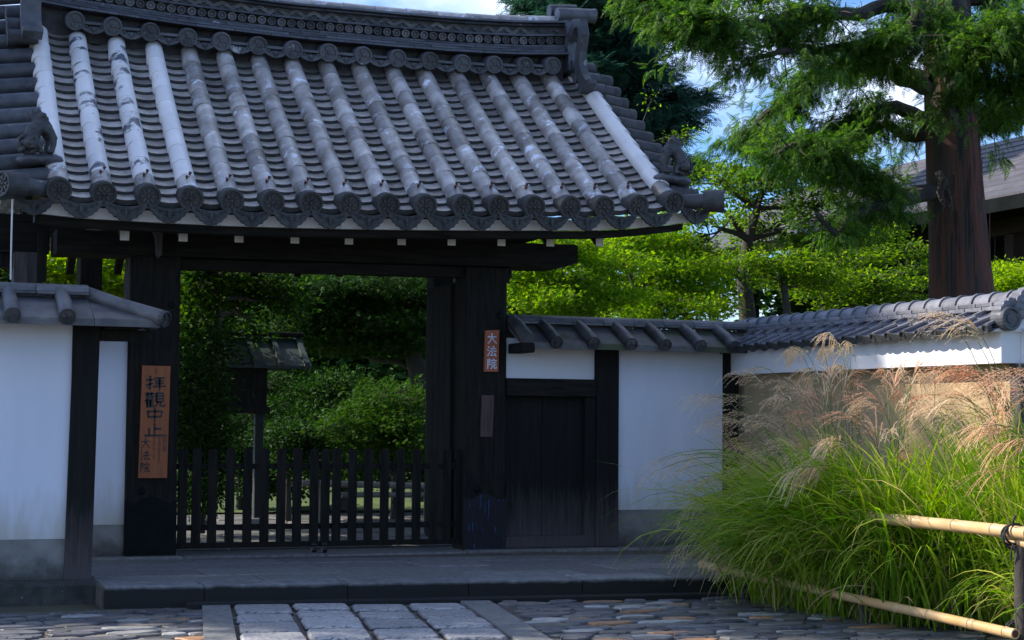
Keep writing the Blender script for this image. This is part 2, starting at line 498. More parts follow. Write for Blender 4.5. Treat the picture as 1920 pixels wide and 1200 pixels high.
xs = [1.75, 2.55, 3.72, 4.96, 5.75, 6.55, 7.45]
for a, b in zip(xs, xs[1:]):
    y0_ = -0.13 if a < 5 else -0.16 - (a - 5) * 0.06
    stone(quad(a, b, y0_, y0_, 0.42, 0.42, 0.003), -0.03, 0.012 if a < 2.6 or a > 4.9 else 0.004, 0.012, 'sill_stone', M['granite'], platform)

# flagged path with two kerb strips, running slightly askew to the gate
PDIR = Vector((-0.185, -0.983))
PN = Vector((0.983, -0.185))
P0 = Vector((2.285, -2.50))
path = tag(MB().add([(P0.x - 0.02, -2.3, GZ - 0.012), (P0.x + 2.0, -2.5, GZ - 0.012), (P0.x + 2.0 - 2.2, -13, GZ - 0.012), (P0.x - 2.1, -13, GZ - 0.012)], [(3, 2, 1, 0)]).build('path', M['mortar']), kind='structure')


def pp(u_, v_):
    q = P0 + PN * u_ + PDIR * v_
    y_lim = EDGE(q.x) - 0.01
    if q.y > y_lim:
        q = q + PDIR * ((q.y - y_lim) / 0.983)
    return (q.x, q.y)


def strip(u0, u1, v0, v1, name, m, z, c=0.01, g_=0.008, jit=0.0):
    gv = g_ if jit == 0 else 0.046
    j_ = lambda: random.uniform(-jit, jit)
    cs = [pp(u0 + g_ + j_() * .6, v1 - gv + j_()), pp(u1 - g_ + j_() * .6, v1 - gv + j_()), pp(u1 - g_ + j_() * .6, v0 + gv + j_()), pp(u0 + g_ + j_() * .6, v0 + gv + j_())]
    if jit > 0:                                                # rounded corners for the flags
        r_ = 0.035
        cs2 = []
        for i in range(4):
            p, a, b = Vector(cs[i]), Vector(cs[i - 1]), Vector(cs[(i + 1) % 4])
            cs2 += [tuple(p + (a - p).normalized() * r_), tuple(p + ((a - p).normalized() + (b - p).normalized()) * r_ * 0.3), tuple(p + (b - p).normalized() * r_)]
        cs = cs2
    return stone(cs, GZ - 0.05, z, c, name, m, path, 0.0)


for u0, u1 in ((-0.05, 0.15), (1.70, 1.92)):
    v = -0.3
    while v < 5.5:
        v2 = v + random.uniform(1.1, 1.5)
        if v2 > 0.15:
            strip(u0, u1, max(v, -0.1), v2, 'kerb_strip', M['granite'], GZ + 0.012)
        v = v2
for k_ in range(4):
    u0 = 0.155 + k_ * 0.386
    v = 0.02 - random.uniform(0.0, 0.25)
    while v < 5.5:
        v2 = v + random.uniform(0.40, 0.58)
        strip(u0, u0 + 0.384, max(v, 0.0), v2, 'flagstone', M['flag'], GZ + 0.014 + random.uniform(-0.005, 0.008), 0.016, 0.010, 0.014)
        v = v2

# cobbled strips to both sides
cob = tag(MB().add([(-3, -2.35, GZ - 0.015), (2.25, -2.40, GZ - 0.015), (0.2, -13, GZ - 0.015), (-3, -13, GZ - 0.015)], [(3, 2, 1, 0)])
          .add([(4.15, -2.68, GZ - 0.015), (6.6, -2.9, GZ - 0.015), (7.2, -13, GZ - 0.015), (2.2, -13, GZ - 0.015)], [(3, 2, 1, 0)]).build('cobbled_pavement', M['mortar']), kind='structure')


def cobble(cx_, cy_, rx, ry, rot, hz=0.012):
    n = random.randint(7, 10)
    cs = []
    for i in range(n):
        a = 2 * PI * (i + random.uniform(-0.25, 0.25)) / n
        k = random.uniform(0.8, 1.08)
        x, y = rx * k * math.cos(a), ry * k * math.sin(a)
        cs.append((cx_ + x * math.cos(rot) - y * math.sin(rot), cy_ + x * math.sin(rot) + y * math.cos(rot)))
    return cs


cob_pos = []
for side in (0, 1):
    y = -2.58
    while y > -5.6:
        ry = random.uniform(0.05, 0.085)
        lo, hi = (-0.4, P0.x - 0.06 - (abs(y) - 2.5) * 0.19 - 0.02) if side == 0 else (P0.x + 1.93 - (abs(y) - 2.5) * 0.19, 6.1)
        if side:
            hi = min(hi, 6.15 - (abs(y) - 2.6) * 0.02)
        x = lo + random.uniform(0.0, 0.1)
        while x < hi:
            rx = random.uniform(0.06, 0.21)
            if side == 1 or y < -2.62:
                cob_pos.append((x + rx, y - ry + random.uniform(-0.03, 0.03), rx, ry))
            x += 2 * rx - 0.012
        y -= ry * 1.72
cob_pos.sort(key=lambda q: -(q[1] > -5.2) * 10 + abs(q[0] - 4.5))
rest = MB()
for i, (x, y, rx, ry) in enumerate(cob_pos):
    if y > EDGE(x) - 0.2 and x > 2.0:
        continue
    key = random.choices(range(5), (5, 4, 1.0, 2.0, 3.5))[0]
    cs = cobble(x, y, rx * 1.0, ry * 1.0, random.uniform(-0.18, 0.18))
    if i < 290:
        stone(cs, GZ - 0.05, GZ + random.uniform(-0.006, 0.008), 0.006, 'cobble', M['cob%d' % key], cob)
    else:
        n = len(cs)
        rest.add([(p[0], p[1], GZ - 0.05) for p in cs] + [(p[0], p[1], GZ + 0.008) for p in cs], [tuple(range(n, 2 * n))] + [(k, (k + 1) % n, (k + 1) % n + n, k + n) for k in range(n)])
if rest.v:
    tag(rest.build('small_cobbles', M['cob0'], cob), kind='stuff')
# angular rubble at the foot of the left plinth
for i in range(8):
    x, y = 0.95 + i * 0.15 + random.uniform(-0.04, 0.04), -2.66 - random.uniform(0, 0.3)
    stone(cobble(x, y, random.uniform(0.04, 0.09), random.uniform(0.03, 0.05), random.uniform(-0.5, 0.5)), GZ - 0.08, GZ + random.uniform(0.0, 0.025), 0.008, 'cobble', M['cob%d' % random.choice((0, 1, 4, 4))], cob, 0.008)

# garden ground behind the gate: paving, a bank of moss
gp = tag(MB().add([(2.2, 0.72, -0.02), (6.8, 0.72, -0.02), (9.5, 6.4, -0.02), (3.2, 6.4, -0.02)], [(0, 1, 2, 3)]).build('garden_path', M['mortar']), kind='structure')
y = 0.74
while y < 5.6:
    y2 = y + random.uniform(0.5, 0.75)
    x = 2.3 + y * 0.16
    while x < 5.9 + y * 0.2:
        x2 = x + random.uniform(0.5, 0.9)
        stone(quad(x, x2, y, y, y2, y2, 0.012), -0.06, -0.002 + random.uniform(-0.004, 0.004), 0.01, 'garden_slab', M['garden_stone'], gp)
        x = x2
    y = y2


def grid_sheet(x0, x1, y0, y1, nx, ny, zf):
    v = [(x0 + (x1 - x0) * i / nx, y0 + (y1 - y0) * j / ny, zf(x0 + (x1 - x0) * i / nx, y0 + (y1 - y0) * j / ny)) for j in range(ny + 1) for i in range(nx + 1)]
    f = [(j * (nx + 1) + i, j * (nx + 1) + i + 1, (j + 1) * (nx + 1) + i + 1, (j + 1) * (nx + 1) + i) for j in range(ny) for i in range(nx)]
    return MB().add(v, f)


mz = lambda x, y: 0.03 + 0.05 * noise.noise(Vector((x * 0.8, y * 0.8, 3.0))) + 0.03 * noise.noise(Vector((x * 3, y * 3, 1.0))) + max(0, (y - 7.5)) * 0.08
tag(grid_sheet(2.0, 30.0, 5.9, 26.0, 90, 70, mz).build('mossy_bank', M['moss'], None, True), kind='structure')
tag(grid_sheet(6.2, 30.0, 0.9, 5.9, 70, 20, lambda x, y: 0.0 + 0.03 * noise.noise(Vector((x, y, 0)))).build('garden_ground', M['earth'], None, True), kind='structure')

# ================================================================== THE GATE
E_TAB = [(1.0, 2.83), (1.2, 2.80), (1.4, 2.783), (1.72, 2.772), (2.7, 2.772), (3.6, 2.793), (4.5, 2.826), (5.1, 2.854), (5.75, 2.886), (6.06, 2.916), (6.39, 2.962), (6.8, 3.03)]
R_TAB = [(1.0, 4.54), (1.7, 4.466), (2.64, 4.409), (3.57, 4.381), (4.5, 4.386), (5.14, 4.392), (5.75, 4.419), (6.3, 4.468), (6.9, 4.53)]
Y0, Y1 = -1.10, 0.80


def zt(x, y):
    s_ = (y - Y0) / (Y1 - Y0)
    e, t = lerp_tab(E_TAB, x), lerp_tab(R_TAB, x) - 0.135
    return e + (t - e) * (0.92 * s_ + 0.08 * s_ * s_)


def frame(x, y, dz=0.0, tilt=0.0):
    """matrix on the front slope: local Y up the slope, X along the eaves, Z off the roof"""
    d = 0.02
    t = Vector((0, 2 * d, zt(x, y + d) - zt(x, y - d))).normalized()
    ex = Vector((2 * d, 0, (zt(x + d, y) - zt(x - d, y)) * 0.9)).normalized()
    n = ex.cross(t).normalized()
    t = n.cross(ex).normalized()
    m = Matrix(((ex.x, t.x, n.x, x), (ex.y, t.y, n.y, y), (ex.z, t.z, n.z, zt(x, y)), (0, 0, 0, 1)))
    return m @ Matrix.Rotation(tilt, 4, 'X') @ Matrix.Translation((0, 0, dz))


gate = thing('temple_gate', 'dark timber temple gate under a curved grey tiled roof', 'gate', (3.73, 0.1, 0))
COLX = [1.40, 1.722, 2.046, 2.364, 2.672, 2.984, 3.285, 3.592, 3.903, 4.211, 4.524, 4.823, 5.133, 5.447, 5.747, 6.056, 6.386]

# roof deck: the boarded shell that carries the tiles
rb = MB()
nx, ny = 26, 10
for layer, off in ((0, -0.075), (1, -0.125)):
    for j in range(ny + 1):
        for i in range(nx + 1):
            x = 1.28 + (6.52 - 1.28) * i / nx
            y = -1.02 + (1.05 + 1.02) * j / ny
            rb.v.append((x, y, zt(x, y) + off))
S_ = (nx + 1) * (ny + 1)
for j in range(ny):
    for i in range(nx):
        a = j * (nx + 1) + i
        rb.f += [(a, a + 1, a + nx + 2, a + nx + 1), (S_ + a, S_ + a + nx + 1, S_ + a + nx + 2, S_ + a + 1)]
for i in range(nx):
    rb.f += [(i, S_ + i, S_ + i + 1, i + 1)]
    a = ny * (nx + 1) + i
    rb.f += [(a, a + 1, S_ + a + 1, S_ + a)]
for j in range(ny):
    a = j * (nx + 1)
    rb.f += [(a, a + nx + 1, S_ + a + nx + 1, S_ + a)]
    a += nx
    rb.f += [(a, S_ + a, S_ + a + nx + 1, a + nx + 1)]
roof = rb.build('roof', M['wood'], gate)


def barrel(r0_, r1_, ln, n=12, a0=-105, a1=105, th=0.014):
    """half-round cover tile, lower end at the origin, thicker lip at the lower end"""
    m = MB()
    rings = [(0.0, r0_, r0_ - th), (ln * 0.999, r1_, r1_ - th)]
    for y, ro, ri in rings:
        for rr in (ro, ri):
            for k in range(n + 1):
                a = math.radians(a0 + (a1 - a0) * k / n)
                m.v.append((rr * math.sin(a), y, rr * math.cos(a)))
    w_ = n + 1
    for k in range(n):
        m.f += [(k, k + 1, 2 * w_ + k + 1, 2 * w_ + k), (w_ + k, 3 * w_ + k, 3 * w_ + k + 1, w_ + k + 1), (k, w_ + k, w_ + k + 1, k + 1)]
    return m


me_cover = {k: barrel(0.079, 0.0725, 0.262).mesh('cover_tile', M[k], True) for k in ('tile', 'tile_sheet', 'tile_peel')}


def disc_mesh(r_, m, petals=8, depth=0.16, n=24):
    """round eave end: short barrel with rim, sunk face and a flower emblem, facing -Y"""
    mb_ = MB()
    mtx = Matrix.Rotation(PI / 2, 4, 'X')
    mb_.lathe([(r_ * 0.97, -depth), (r_, -0.012), (r_, 0.008), (r_ * 0.96, 0.014), (r_ * 0.80, 0.014), (r_ * 0.77, 0.0), (0.001, -0.001)], n, mtx)
    for k in range(petals):
        a = 2 * PI * k / petals
        o_ = [(math.cos(a + d) * rr, math.sin(a + d) * rr) for rr, d in ((r_ * 0.2, -0.15), (r_ * 0.48, -0.26), (r_ * 0.66, 0), (r_ * 0.48, 0.26), (r_ * 0.2, 0.15))]
        mb_.prism(o_, -0.011, -0.0005)
    mb_.lathe([(r_ * 0.16, 0.0), (r_ * 0.13, 0.012), (0.001, 0.014)], 10, mtx)
    return mb_.mesh('disc', m, False)


me_disc = disc_mesh(0.095, M['tile_dark'])
me_disc_r = disc_mesh(0.082, M['ridge'], 3, 0.2)
me_disc_v = disc_mesh(0.078, M['tile_dark'], 0, 0.05, 16)

nail = MB()
for sx_ in (0.0,):
    nail.box(sx_ - 0.006, sx_ + 0.006, 0.09 + sx_ * 2, 0.115 + sx_ * 2, 0.076, 0.095).box(sx_ - 0.012, sx_ + 0.012, 0.085 + sx_ * 2, 0.1 + sx_ * 2, 0.093, 0.099)
me_nail = nail.mesh('tile_nail', M['iron'])

STEP = 0.245
for k, x in enumerate(COLX):
    kind = 'tile_sheet' if k in (0, 3, 16) else 'tile_peel' if k in (1, 2) else 'tile'
    y = Y0 - 0.015
    first = True
    i = 0
    while y < 0.72:
        m_ = frame(x, y, 0.0, 0.022)
        jx = random.uniform(-0.003, 0.003) if kind == 'tile' else 0
        m_ = m_ @ Matrix.Translation((jx, 0, random.uniform(-0.002, 0.003))) @ Matrix.Rotation(random.uniform(-0.012, 0.012), 4, 'Z')
        kk = kind if not (kind != 'tile' and first) else 'tile'
        put(me_cover[kk], 'cover_tile', roof, m_)
        if first:
            if k not in (0, 16):
                put(me_nail, 'tile_nail', roof, m_ @ Matrix.Translation((-0.014, 0.075, 0)))
                put(me_nail, 'tile_nail', roof, m_ @ Matrix.Translation((0.018, 0.135, 0)))
            t_ = Vector((x, Y0 - 0.055, zt(x, Y0) - 0.012))
            md = Matrix.Translation(t_) @ Matrix.Rotation(math.radians(14), 4, 'X')
            put(me_disc, 'eave_disc', roof, md)
        y += STEP * (m_ @ Vector((0, 1, 0)) - m_.translation).y
        first = False
        i += 1


# pan tiles: shallow troughs between the columns, each lapping the one below
def pan_mesh(wd, sag=0.030, ln=0.165, th=0.040, n=6):
    m = MB()
    for y in (0.0, ln):
        for t_ in (0.0, -th):
            for k in range(n + 1):
                a = -1 + 2 * k / n
                m.v.append((a * wd / 2, y, -sag * (1 - a * a) + t_))
    w_ = n + 1
    for k in range(n):
        m.f += [(k, k + 1, 2 * w_ + k + 1, 2 * w_ + k), (w_ + k, 3 * w_ + k, 3 * w_ + k + 1, w_ + k + 1), (k, w_ + k, w_ + k + 1, k + 1)]
    return m


me_pan = pan_mesh(0.25).mesh('pan_tile', M['pan'], True)
me_pan.materials.append(M['tile_dark'])                     # front lip coloured dark to stand in for its shade
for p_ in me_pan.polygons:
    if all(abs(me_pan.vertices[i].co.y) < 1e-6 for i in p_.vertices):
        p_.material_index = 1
stuff = MB()
PROW = 0.124
for b in range(16):
    xc = (COLX[b] + COLX[b + 1]) / 2
    sx_ = (COLX[b + 1] - COLX[b] - 0.058) / 0.25
    y, r_i = -1.125, 0
    while y < 0.80:
        m_ = frame(xc, y, 0.0, -0.20) @ Matrix.Translation((random.uniform(-0.003, 0.003), random.uniform(-0.008, 0.008), random.uniform(-0.002, 0.002))) @ Matrix.Rotation(random.uniform(-0.012, 0.012), 4, 'Y') @ Matrix.Rotation(random.uniform(-0.02, 0.02), 4, 'Z') @ Matrix.Scale(sx_, 4, (1, 0, 0))
        if r_i < 18:
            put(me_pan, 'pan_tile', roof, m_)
        else:
            q = pan_mesh(0.25)
            stuff.add(q.v, q.f, m_)
        y += PROW * (frame(xc, y) @ Vector((0, 1, 0)) - frame(xc, y).translation).y
        r_i += 1
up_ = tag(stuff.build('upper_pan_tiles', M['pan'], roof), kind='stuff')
up_.data.materials.append(M['tile_dark'])  # dark lip colour again stands in for shade
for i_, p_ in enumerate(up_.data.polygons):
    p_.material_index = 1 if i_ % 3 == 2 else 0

# pendant eave tiles with a scalloped drip edge
def pendant(wd, hg, th=0.024):
    h = wd / 2
    o_ = [(-h, 0.0)]
    prof = [(-1.0, 0.16), (-0.95, 0.34), (-0.84, 0.42), (-0.78, 0.56), (-0.64, 0.64), (-0.56, 0.77), (-0.40, 0.82), (-0.30, 0.92), (-0.12, 0.93), (0, 1.0)]
    low = [(a * h, -b * hg) for a, b in prof] + [(-a * h, -b * hg) for a, b in reversed(prof[:-1])]
    top = [(h * a, -0.036 * (1 - a * a)) for a in (1, 0.6, 0.2, -0.2, -0.6)]
    m = MB().prism(o_ + low + [(h, 0.0)] + top[1:], -th, 0.0)
    sm = 0.86                                                # raised vine scrolls on the face
    for sgn in (-1, 1):
        for cx_, cz_, r_ in ((0.18, -0.5, 0.16), (0.5, -0.36, 0.13), (0.72, -0.24, 0.08)):
            pts = [(sgn * (cx_ * h + math.cos(a) * r_ * h * (1 - a / 9)), -th - 0.002, cz_ * hg + math.sin(a) * r_ * h * (1 - a / 9)) for a in np.linspace(0.5, 6.6, 9)]
            m.tube(pts, 0.0055, 4, False)
    m.tube([(0, -th, -0.3 * hg), (0, -th - 0.004, -0.6 * hg), (0, -th, -0.88 * hg)], [0.012, 0.018, 0.005], 5)
    return m


me_pend = pendant(0.285, 0.15).mesh('pendant_tile', M['relief'])
for b in range(16):
    xc = (COLX[b] + COLX[b + 1]) / 2
    z = zt(xc, Y0) - 0.062
    put(me_pend, 'pendant_tile', roof, Matrix.Translation((xc, Y0 - 0.025, z)) @ Matrix.Rotation(math.radians(-6), 4, 'X') @ Matrix.Scale((COLX[b + 1] - COLX[b]) / 0.3, 4, (1, 0, 0)))
for xc, sc_ in ((1.235, 1.0), (6.60, 1.05)):
    put(me_pend, 'pendant_tile', roof, Matrix.Translation((xc, Y0 + 0.0, zt(xc, Y0) - 0.075)) @ Matrix.Rotation(math.radians(-6), 4, 'X') @ Matrix.Rotation(math.radians(12 if xc > 3 else -12), 4, 'Z') @ Matrix.Scale(sc_, 4, (1, 0, 0)))

# verge tiles: short barrels lying across the gable edges
me_vL = barrel(0.074, 0.068, 0.40).mesh('verge_tile', M['ridge'], True)
me_vR = barrel(0.074, 0.068, 0.25).mesh('verge_tile', M['tile_dark'], True)
for side in (-1, 1):
    x0 = COLX[0] - 0.05 if side < 0 else COLX[-1] + 0.05
    ln = 0.40 if side < 0 else 0.25
    y = -0.93
    k = 0
    while y < (1.3 if side < 0 else 0.92):
        drop = math.radians(9)
        ax = Vector((-side * math.cos(drop), 0, math.sin(drop)))          # local Y: from the outer end inwards
        outer = Vector((x0 + side * ln, y, zt(x0, y) - 0.02 - math.sin(drop) * ln))
        up = Vector((0, -0.62, 0.78)).normalized()
        n_ = (up - ax * up.dot(ax)).normalized()
        ex = ax.cross(n_)
        mtx = Matrix(((ex.x, ax.x, n_.x, outer.x), (ex.y, ax.y, n_.y, outer.y), (ex.z, ax.z, n_.z, outer.z), (0, 0, 0, 1)))
        put(me_vL if side < 0 else me_vR, 'verge_tile', roof, mtx)
        put(me_disc_v, 'verge_disc', roof, mtx)
        y += 0.178
        k += 1
    # flat tiles between and below the barrels
    vp_ = MB()
    for j in range(11):
        ya, yb = -1.03 + j * 0.18, -1.03 + (j + 1) * 0.18
        xo = x0 + side * (ln - 0.03)
        vp_.add([(x0, ya, zt(x0, ya) - 0.05), (xo, ya, zt(x0, ya) - 0.13), (xo, yb, zt(x0, yb) - 0.13), (x0, yb, zt(x0, yb) - 0.05),
                 (x0, ya, zt(x0, ya) - 0.08), (xo, ya, zt(x0, ya) - 0.16), (xo, yb, zt(x0, yb) - 0.16), (x0, yb, zt(x0, yb) - 0.08)],
                [(0, 1, 2, 3), (7, 6, 5, 4), (0, 4, 5, 1), (1, 5, 6, 2), (2, 6, 7, 3), (3, 7, 4, 0)])
    vp_.build('verge_bed', M['tile_dark'], roof)
    # corner barrel at the eave
    a, b_ = Vector((x0 + side * 0.03, Y0 + 0.02, zt(x0, Y0) - 0.0)), Vector((x0 + side * 0.35, Y0 - 0.16, zt(x0, Y0) + (0.0 if side > 0 else -0.005)))
    MB().tube([a, a.lerp(b_, 0.45), a.lerp(b_, 0.75), a.lerp(b_, 0.93), b_], [0.058, 0.062, 0.071, 0.085, 0.094], 18).build('corner_tile', M['ridge'], roof, True)
    dirv = (b_ - a).normalized()
    put(me_disc, 'corner_disc', roof, Matrix.Translation(b_) @ (-dirv).to_track_quat('Y', 'Z').to_matrix().to_4x4())

# ---- ridge
rc = MB()
N_ = 24
rx0, rx1 = 1.40, 6.22
for i in range(N_ + 1):
    x = rx0 + (rx1 - rx0) * i / N_
    z = lerp_tab(R_TAB, x)
    rc.v += [(x, 0.86, z - 0.25), (x, 1.24, z - 0.25), (x, 1.24, z + 0.42), (x, 0.86, z + 0.42)]
for i in range(N_):
    a = i * 4
    rc.f += [(a, a + 4, a + 5, a + 1), (a + 1, a + 5, a + 6, a + 2), (a + 2, a + 6, a + 7, a + 3), (a + 3, a + 7, a + 4, a)]
rc.f += [(0, 1, 2, 3), (N_ * 4 + 3, N_ * 4 + 2, N_ * 4 + 1, N_ * 4)]
ridge = rc.build('ridge', M['tile_dark'], gate)


def course(z0, z1, yf, ln, name, m, off=0.0, yb=1.26):
    x = rx0 - off
    while x < rx1 - 0.02:
        a, b_ = max(x, rx0), min(x + ln, rx1)
        if b_ - a > 0.03:
            za, zb = lerp_tab(R_TAB, a), lerp_tab(R_TAB, b_)
            j = random.uniform(-0.004, 0.004)
            q = MB()
            g_ = 0.002
            q.add([(a + g_, yf + j, za + z0), (b_ - g_, yf + j, zb + z0), (b_ - g_, yb, zb + z0), (a + g_, yb, za + z0),
                   (a + g_, yf + j + 0.012, za + z1), (b_ - g_, yf + j + 0.012, zb + z1), (b_ - g_, yb, zb + z1), (a + g_, yb, za + z1)],
                  [(3, 2, 1, 0), (4, 5, 6, 7), (0, 1, 5, 4), (1, 2, 6, 5), (2, 3, 7, 6), (3, 0, 4, 7)])
            q.build(name, m, ridge)
        x += ln


course(0.085, 0.108, 0.70, 0.33, 'ridge_slab', M['ridge'])
course(0.116, 0.138, 0.73, 0.33, 'ridge_slab', M['ridge'], 0.16)
course(0.150, 0.172, 0.78, 0.33, 'ridge_slab', M['ridge'], 0.05)
course(0.176, 0.196, 0.80, 0.33, 'ridge_slab', M['ridge'], 0.2)
course(0.279, 0.300, 0.80, 0.30, 'ridge_slab', M['ridge'], 0.1)
course(0.376, 0.396, 0.80, 0.33, 'ridge_slab', M['ridge'], 0.14)
course(0.401, 0.422, 0.77, 0.33, 'ridge_slab', M['ridge'], 0.02)
# capping half-rounds
me_cap = barrel(0.12, 0.115, 0.315, 12, -92, 92, 0.02).mesh('ridge_cap', M['tile'], True)
x = rx0
while x < rx1 - 0.1:
    za, zb = lerp_tab(R_TAB, x), lerp_tab(R_TAB, x + 0.3)
    put(me_cap, 'ridge_cap', ridge, Matrix.Translation((x, 1.03, za + 0.40)) @ Matrix.Rotation(-math.atan2(zb - za, 0.3), 4, 'Y') @ Matrix.Rotation(-PI / 2, 4, 'Z'))
    x += 0.30
ring = MB().lathe([(0.038, 0.0), (0.038, 0.05), (0.034, 0.054), (0.027, 0.054), (0.025, 0.036), (0.014, 0.036), (0.012, 0.044), (0.001, 0.046)], 18, Matrix.Rotation(PI / 2, 4, 'X'))
me_ring = ring.mesh('ridge_ring', M['ring'])
x = rx0 + 0.06
while x < rx1 - 0.05:
    put(me_ring, 'ridge_ring', ridge, Matrix.Translation((x, 0.862, lerp_tab(R_TAB, x) + 0.2375)))
    x += 0.0885
# interlocked wave tiles: arcs alternately up and down
arc = MB()
for sgn, cx_, cz_ in ((1, 0, -0.022), (-1, 0.0825, 0.022)):
    for r_ in (0.050, 0.034):
        pts = [(cx_ + r_ * math.cos(a), -0.014 if r_ > 0.04 else -0.010, cz_ + sgn * r_ * math.sin(a)) for a in np.linspace(0.25, PI - 0.25, 9)]
        arc.tube(pts, 0.009, 4)
me_wave = arc.mesh('ridge_wave', M['ring'])
x = rx0 + 0.09
while x < rx1 - 0.1:
    put(me_wave, 'ridge_wave', ridge, Matrix.Translation((x, 0.862, lerp_tab(R_TAB, x) + 0.338)))
    x += 0.165
# discs and pendants under the ridge
RD = [1.695, 2.006, 2.322, 2.643, 2.936, 3.257, 3.569, 3.889, 4.205, 4.525, 4.83, 5.144, 5.452, 5.754, 6.03]
me_pend_r = pendant(0.24, 0.085, 0.02).mesh('ridge_pendant', M['ridge'])
for k, x in enumerate(RD):
    put(me_disc_r, 'ridge_disc', ridge, Matrix.Translation((x, 0.66, lerp_tab(R_TAB, x) - 0.03)) @ Matrix.Rotation(math.radians(12), 4, 'X'))
    if k + 1 < len(RD):
        xm = (x + RD[k + 1]) / 2
        put(me_pend_r, 'ridge_pendant', ridge, Matrix.Translation((xm, 0.68, lerp_tab(R_TAB, xm) - 0.035)) @ Matrix.Scale((RD[k + 1] - x) / 0.31, 4, (1, 0, 0)))
    q = MB()
    if k + 1 < len(RD):
        xm = (x + RD[k + 1]) / 2
        q.box(x + 0.05, RD[k + 1] - 0.05, 0.67, 0.9, lerp_tab(R_TAB, xm) - 0.038, lerp_tab(R_TAB, xm) - 0.015)
        q.build('ridge_shelf', M['ridge'], ridge)

# ridge end tiles: board with a long curling fin, two finial barrels
for side in (-1, 1):
    xe = 6.22 if side > 0 else 1.40
    x_in, x_out = (xe, xe + 0.09) if side > 0 else (xe - 0.09, xe)
    ze = lerp_tab(R_TAB, xe)
    R90 = Matrix(((0, 1, 0, 0), (1, 0, 0, 0), (0, 0, 1, 0), (0, 0, 0, 1)))          # prism outline into the YZ plane
    board = [(0.72, ze - 0.06), (1.34, ze - 0.06), (1.30, ze + 0.30), (1.18, ze + 0.48), (0.88, ze + 0.48), (0.76, ze + 0.30)]
    MB().prism(board, x_in, x_out, R90).build('ridge_end_board', M['ridge'], ridge)
    fin = [Vector((0, 0.74, ze + 0.24)), Vector((0, 0.62, ze + 0.36)), Vector((0, 0.50, ze + 0.34)), Vector((0, 0.46, ze + 0.22)), Vector((0, 0.52, ze + 0.08)), Vector((0, 0.53, ze - 0.06)), Vector((0, 0.46, ze - 0.18)), Vector((0, 0.34, ze - 0.27)), Vector((0, 0.24, ze - 0.25))]
    wd = [0.05, 0.05, 0.045, 0.045, 0.05, 0.055, 0.05, 0.045, 0.02]
    fm = MB()
    xa, xb = (xe + 0.0, xe + 0.075) if side > 0 else (xe - 0.16, xe - 0.0)
    for i, (p, w_) in enumerate(zip(fin, wd)):
        t = (fin[min(i + 1, 8)] - fin[max(i - 1, 0)]).normalized()
        nn = Vector((0, -t.z, t.y))
        for xx in (xa, xb):
            for sg in (1, -1):
                q = p + nn * w_ * sg
                fm.v.append((xx, q.y, q.z))
    for i in range(8):
        a = i * 4
        fm.f += [(a, a + 4, a + 5, a + 1), (a + 2, a + 3, a + 7, a + 6), (a, a + 2, a + 6, a + 4), (a + 1, a + 5, a + 7, a + 3)]
    fm.f += [(0, 1, 3, 2), (32, 34, 35, 33)]
    fm.build('ridge_end_fin', M['ridge'], ridge, False)
    for yy, zz, rr, ll in ((0.90, 0.52, 0.065, 0.34), (1.1, 0.60, 0.06, 0.22)):
        MB().tube([(xe - side * 0.05, yy, ze + zz - 0.02), (xe + side * ll * 0.9, yy, ze + zz), (xe + side * ll, yy, ze + zz)], [rr, rr * 1.03, rr * 1.1], 14).build('finial_barrel', M['ridge'], ridge, True)
    for yy, zz in ((0.74, -0.02), (0.62, -0.14), (0.50, -0.26)):
        MB().tube([(xe + side * 0.02, yy, ze + zz), (xe + side * 0.25, yy, ze + zz - 0.02), (xe + side * 0.26, yy, ze + zz - 0.02)], [0.06, 0.066, 0.075], 14).build('ridge_end_barrel', M['ridge'], ridge, True)

# ---- rear slope, mirrored and plain (out of sight from the road)
rr_ = MB()
YR = 2.06
for layer, off in ((0, -0.03), (1, -0.12)):
    for j in range(7):
        for i in range(nx + 1):
            x = 1.28 + (6.52 - 1.28) * i / nx
            y = -1.02 + 2.05 * j / 6
            rr_.v.append((x, YR - y, zt(x, y) + off))
S2 = (nx + 1) * 7
for j in range(6):
    for i in range(nx):
        a = j * (nx + 1) + i
        rr_.f += [(a, a + 1, a + nx + 2, a + nx + 1), (S2 + a, S2 + a + nx + 1, S2 + a + nx + 2, S2 + a + 1)]
for i in range(nx):
    rr_.f.append((i, S2 + i, S2 + i + 1, i + 1))
for j in range(6):
    a = j * (nx + 1)
    rr_.f += [(a, a + nx + 1, S2 + a + nx + 1, S2 + a), (a + nx, S2 + a + nx, S2 + a + 2 * nx + 1, a + 2 * nx + 1)]
for x in COLX:
    rr_.tube([(x, YR - y, zt(x, y)) for y in np.linspace(-1.05, 0.8, 8)], 0.075, 8)
rr_.build('rear_roof', M['tile'], gate)

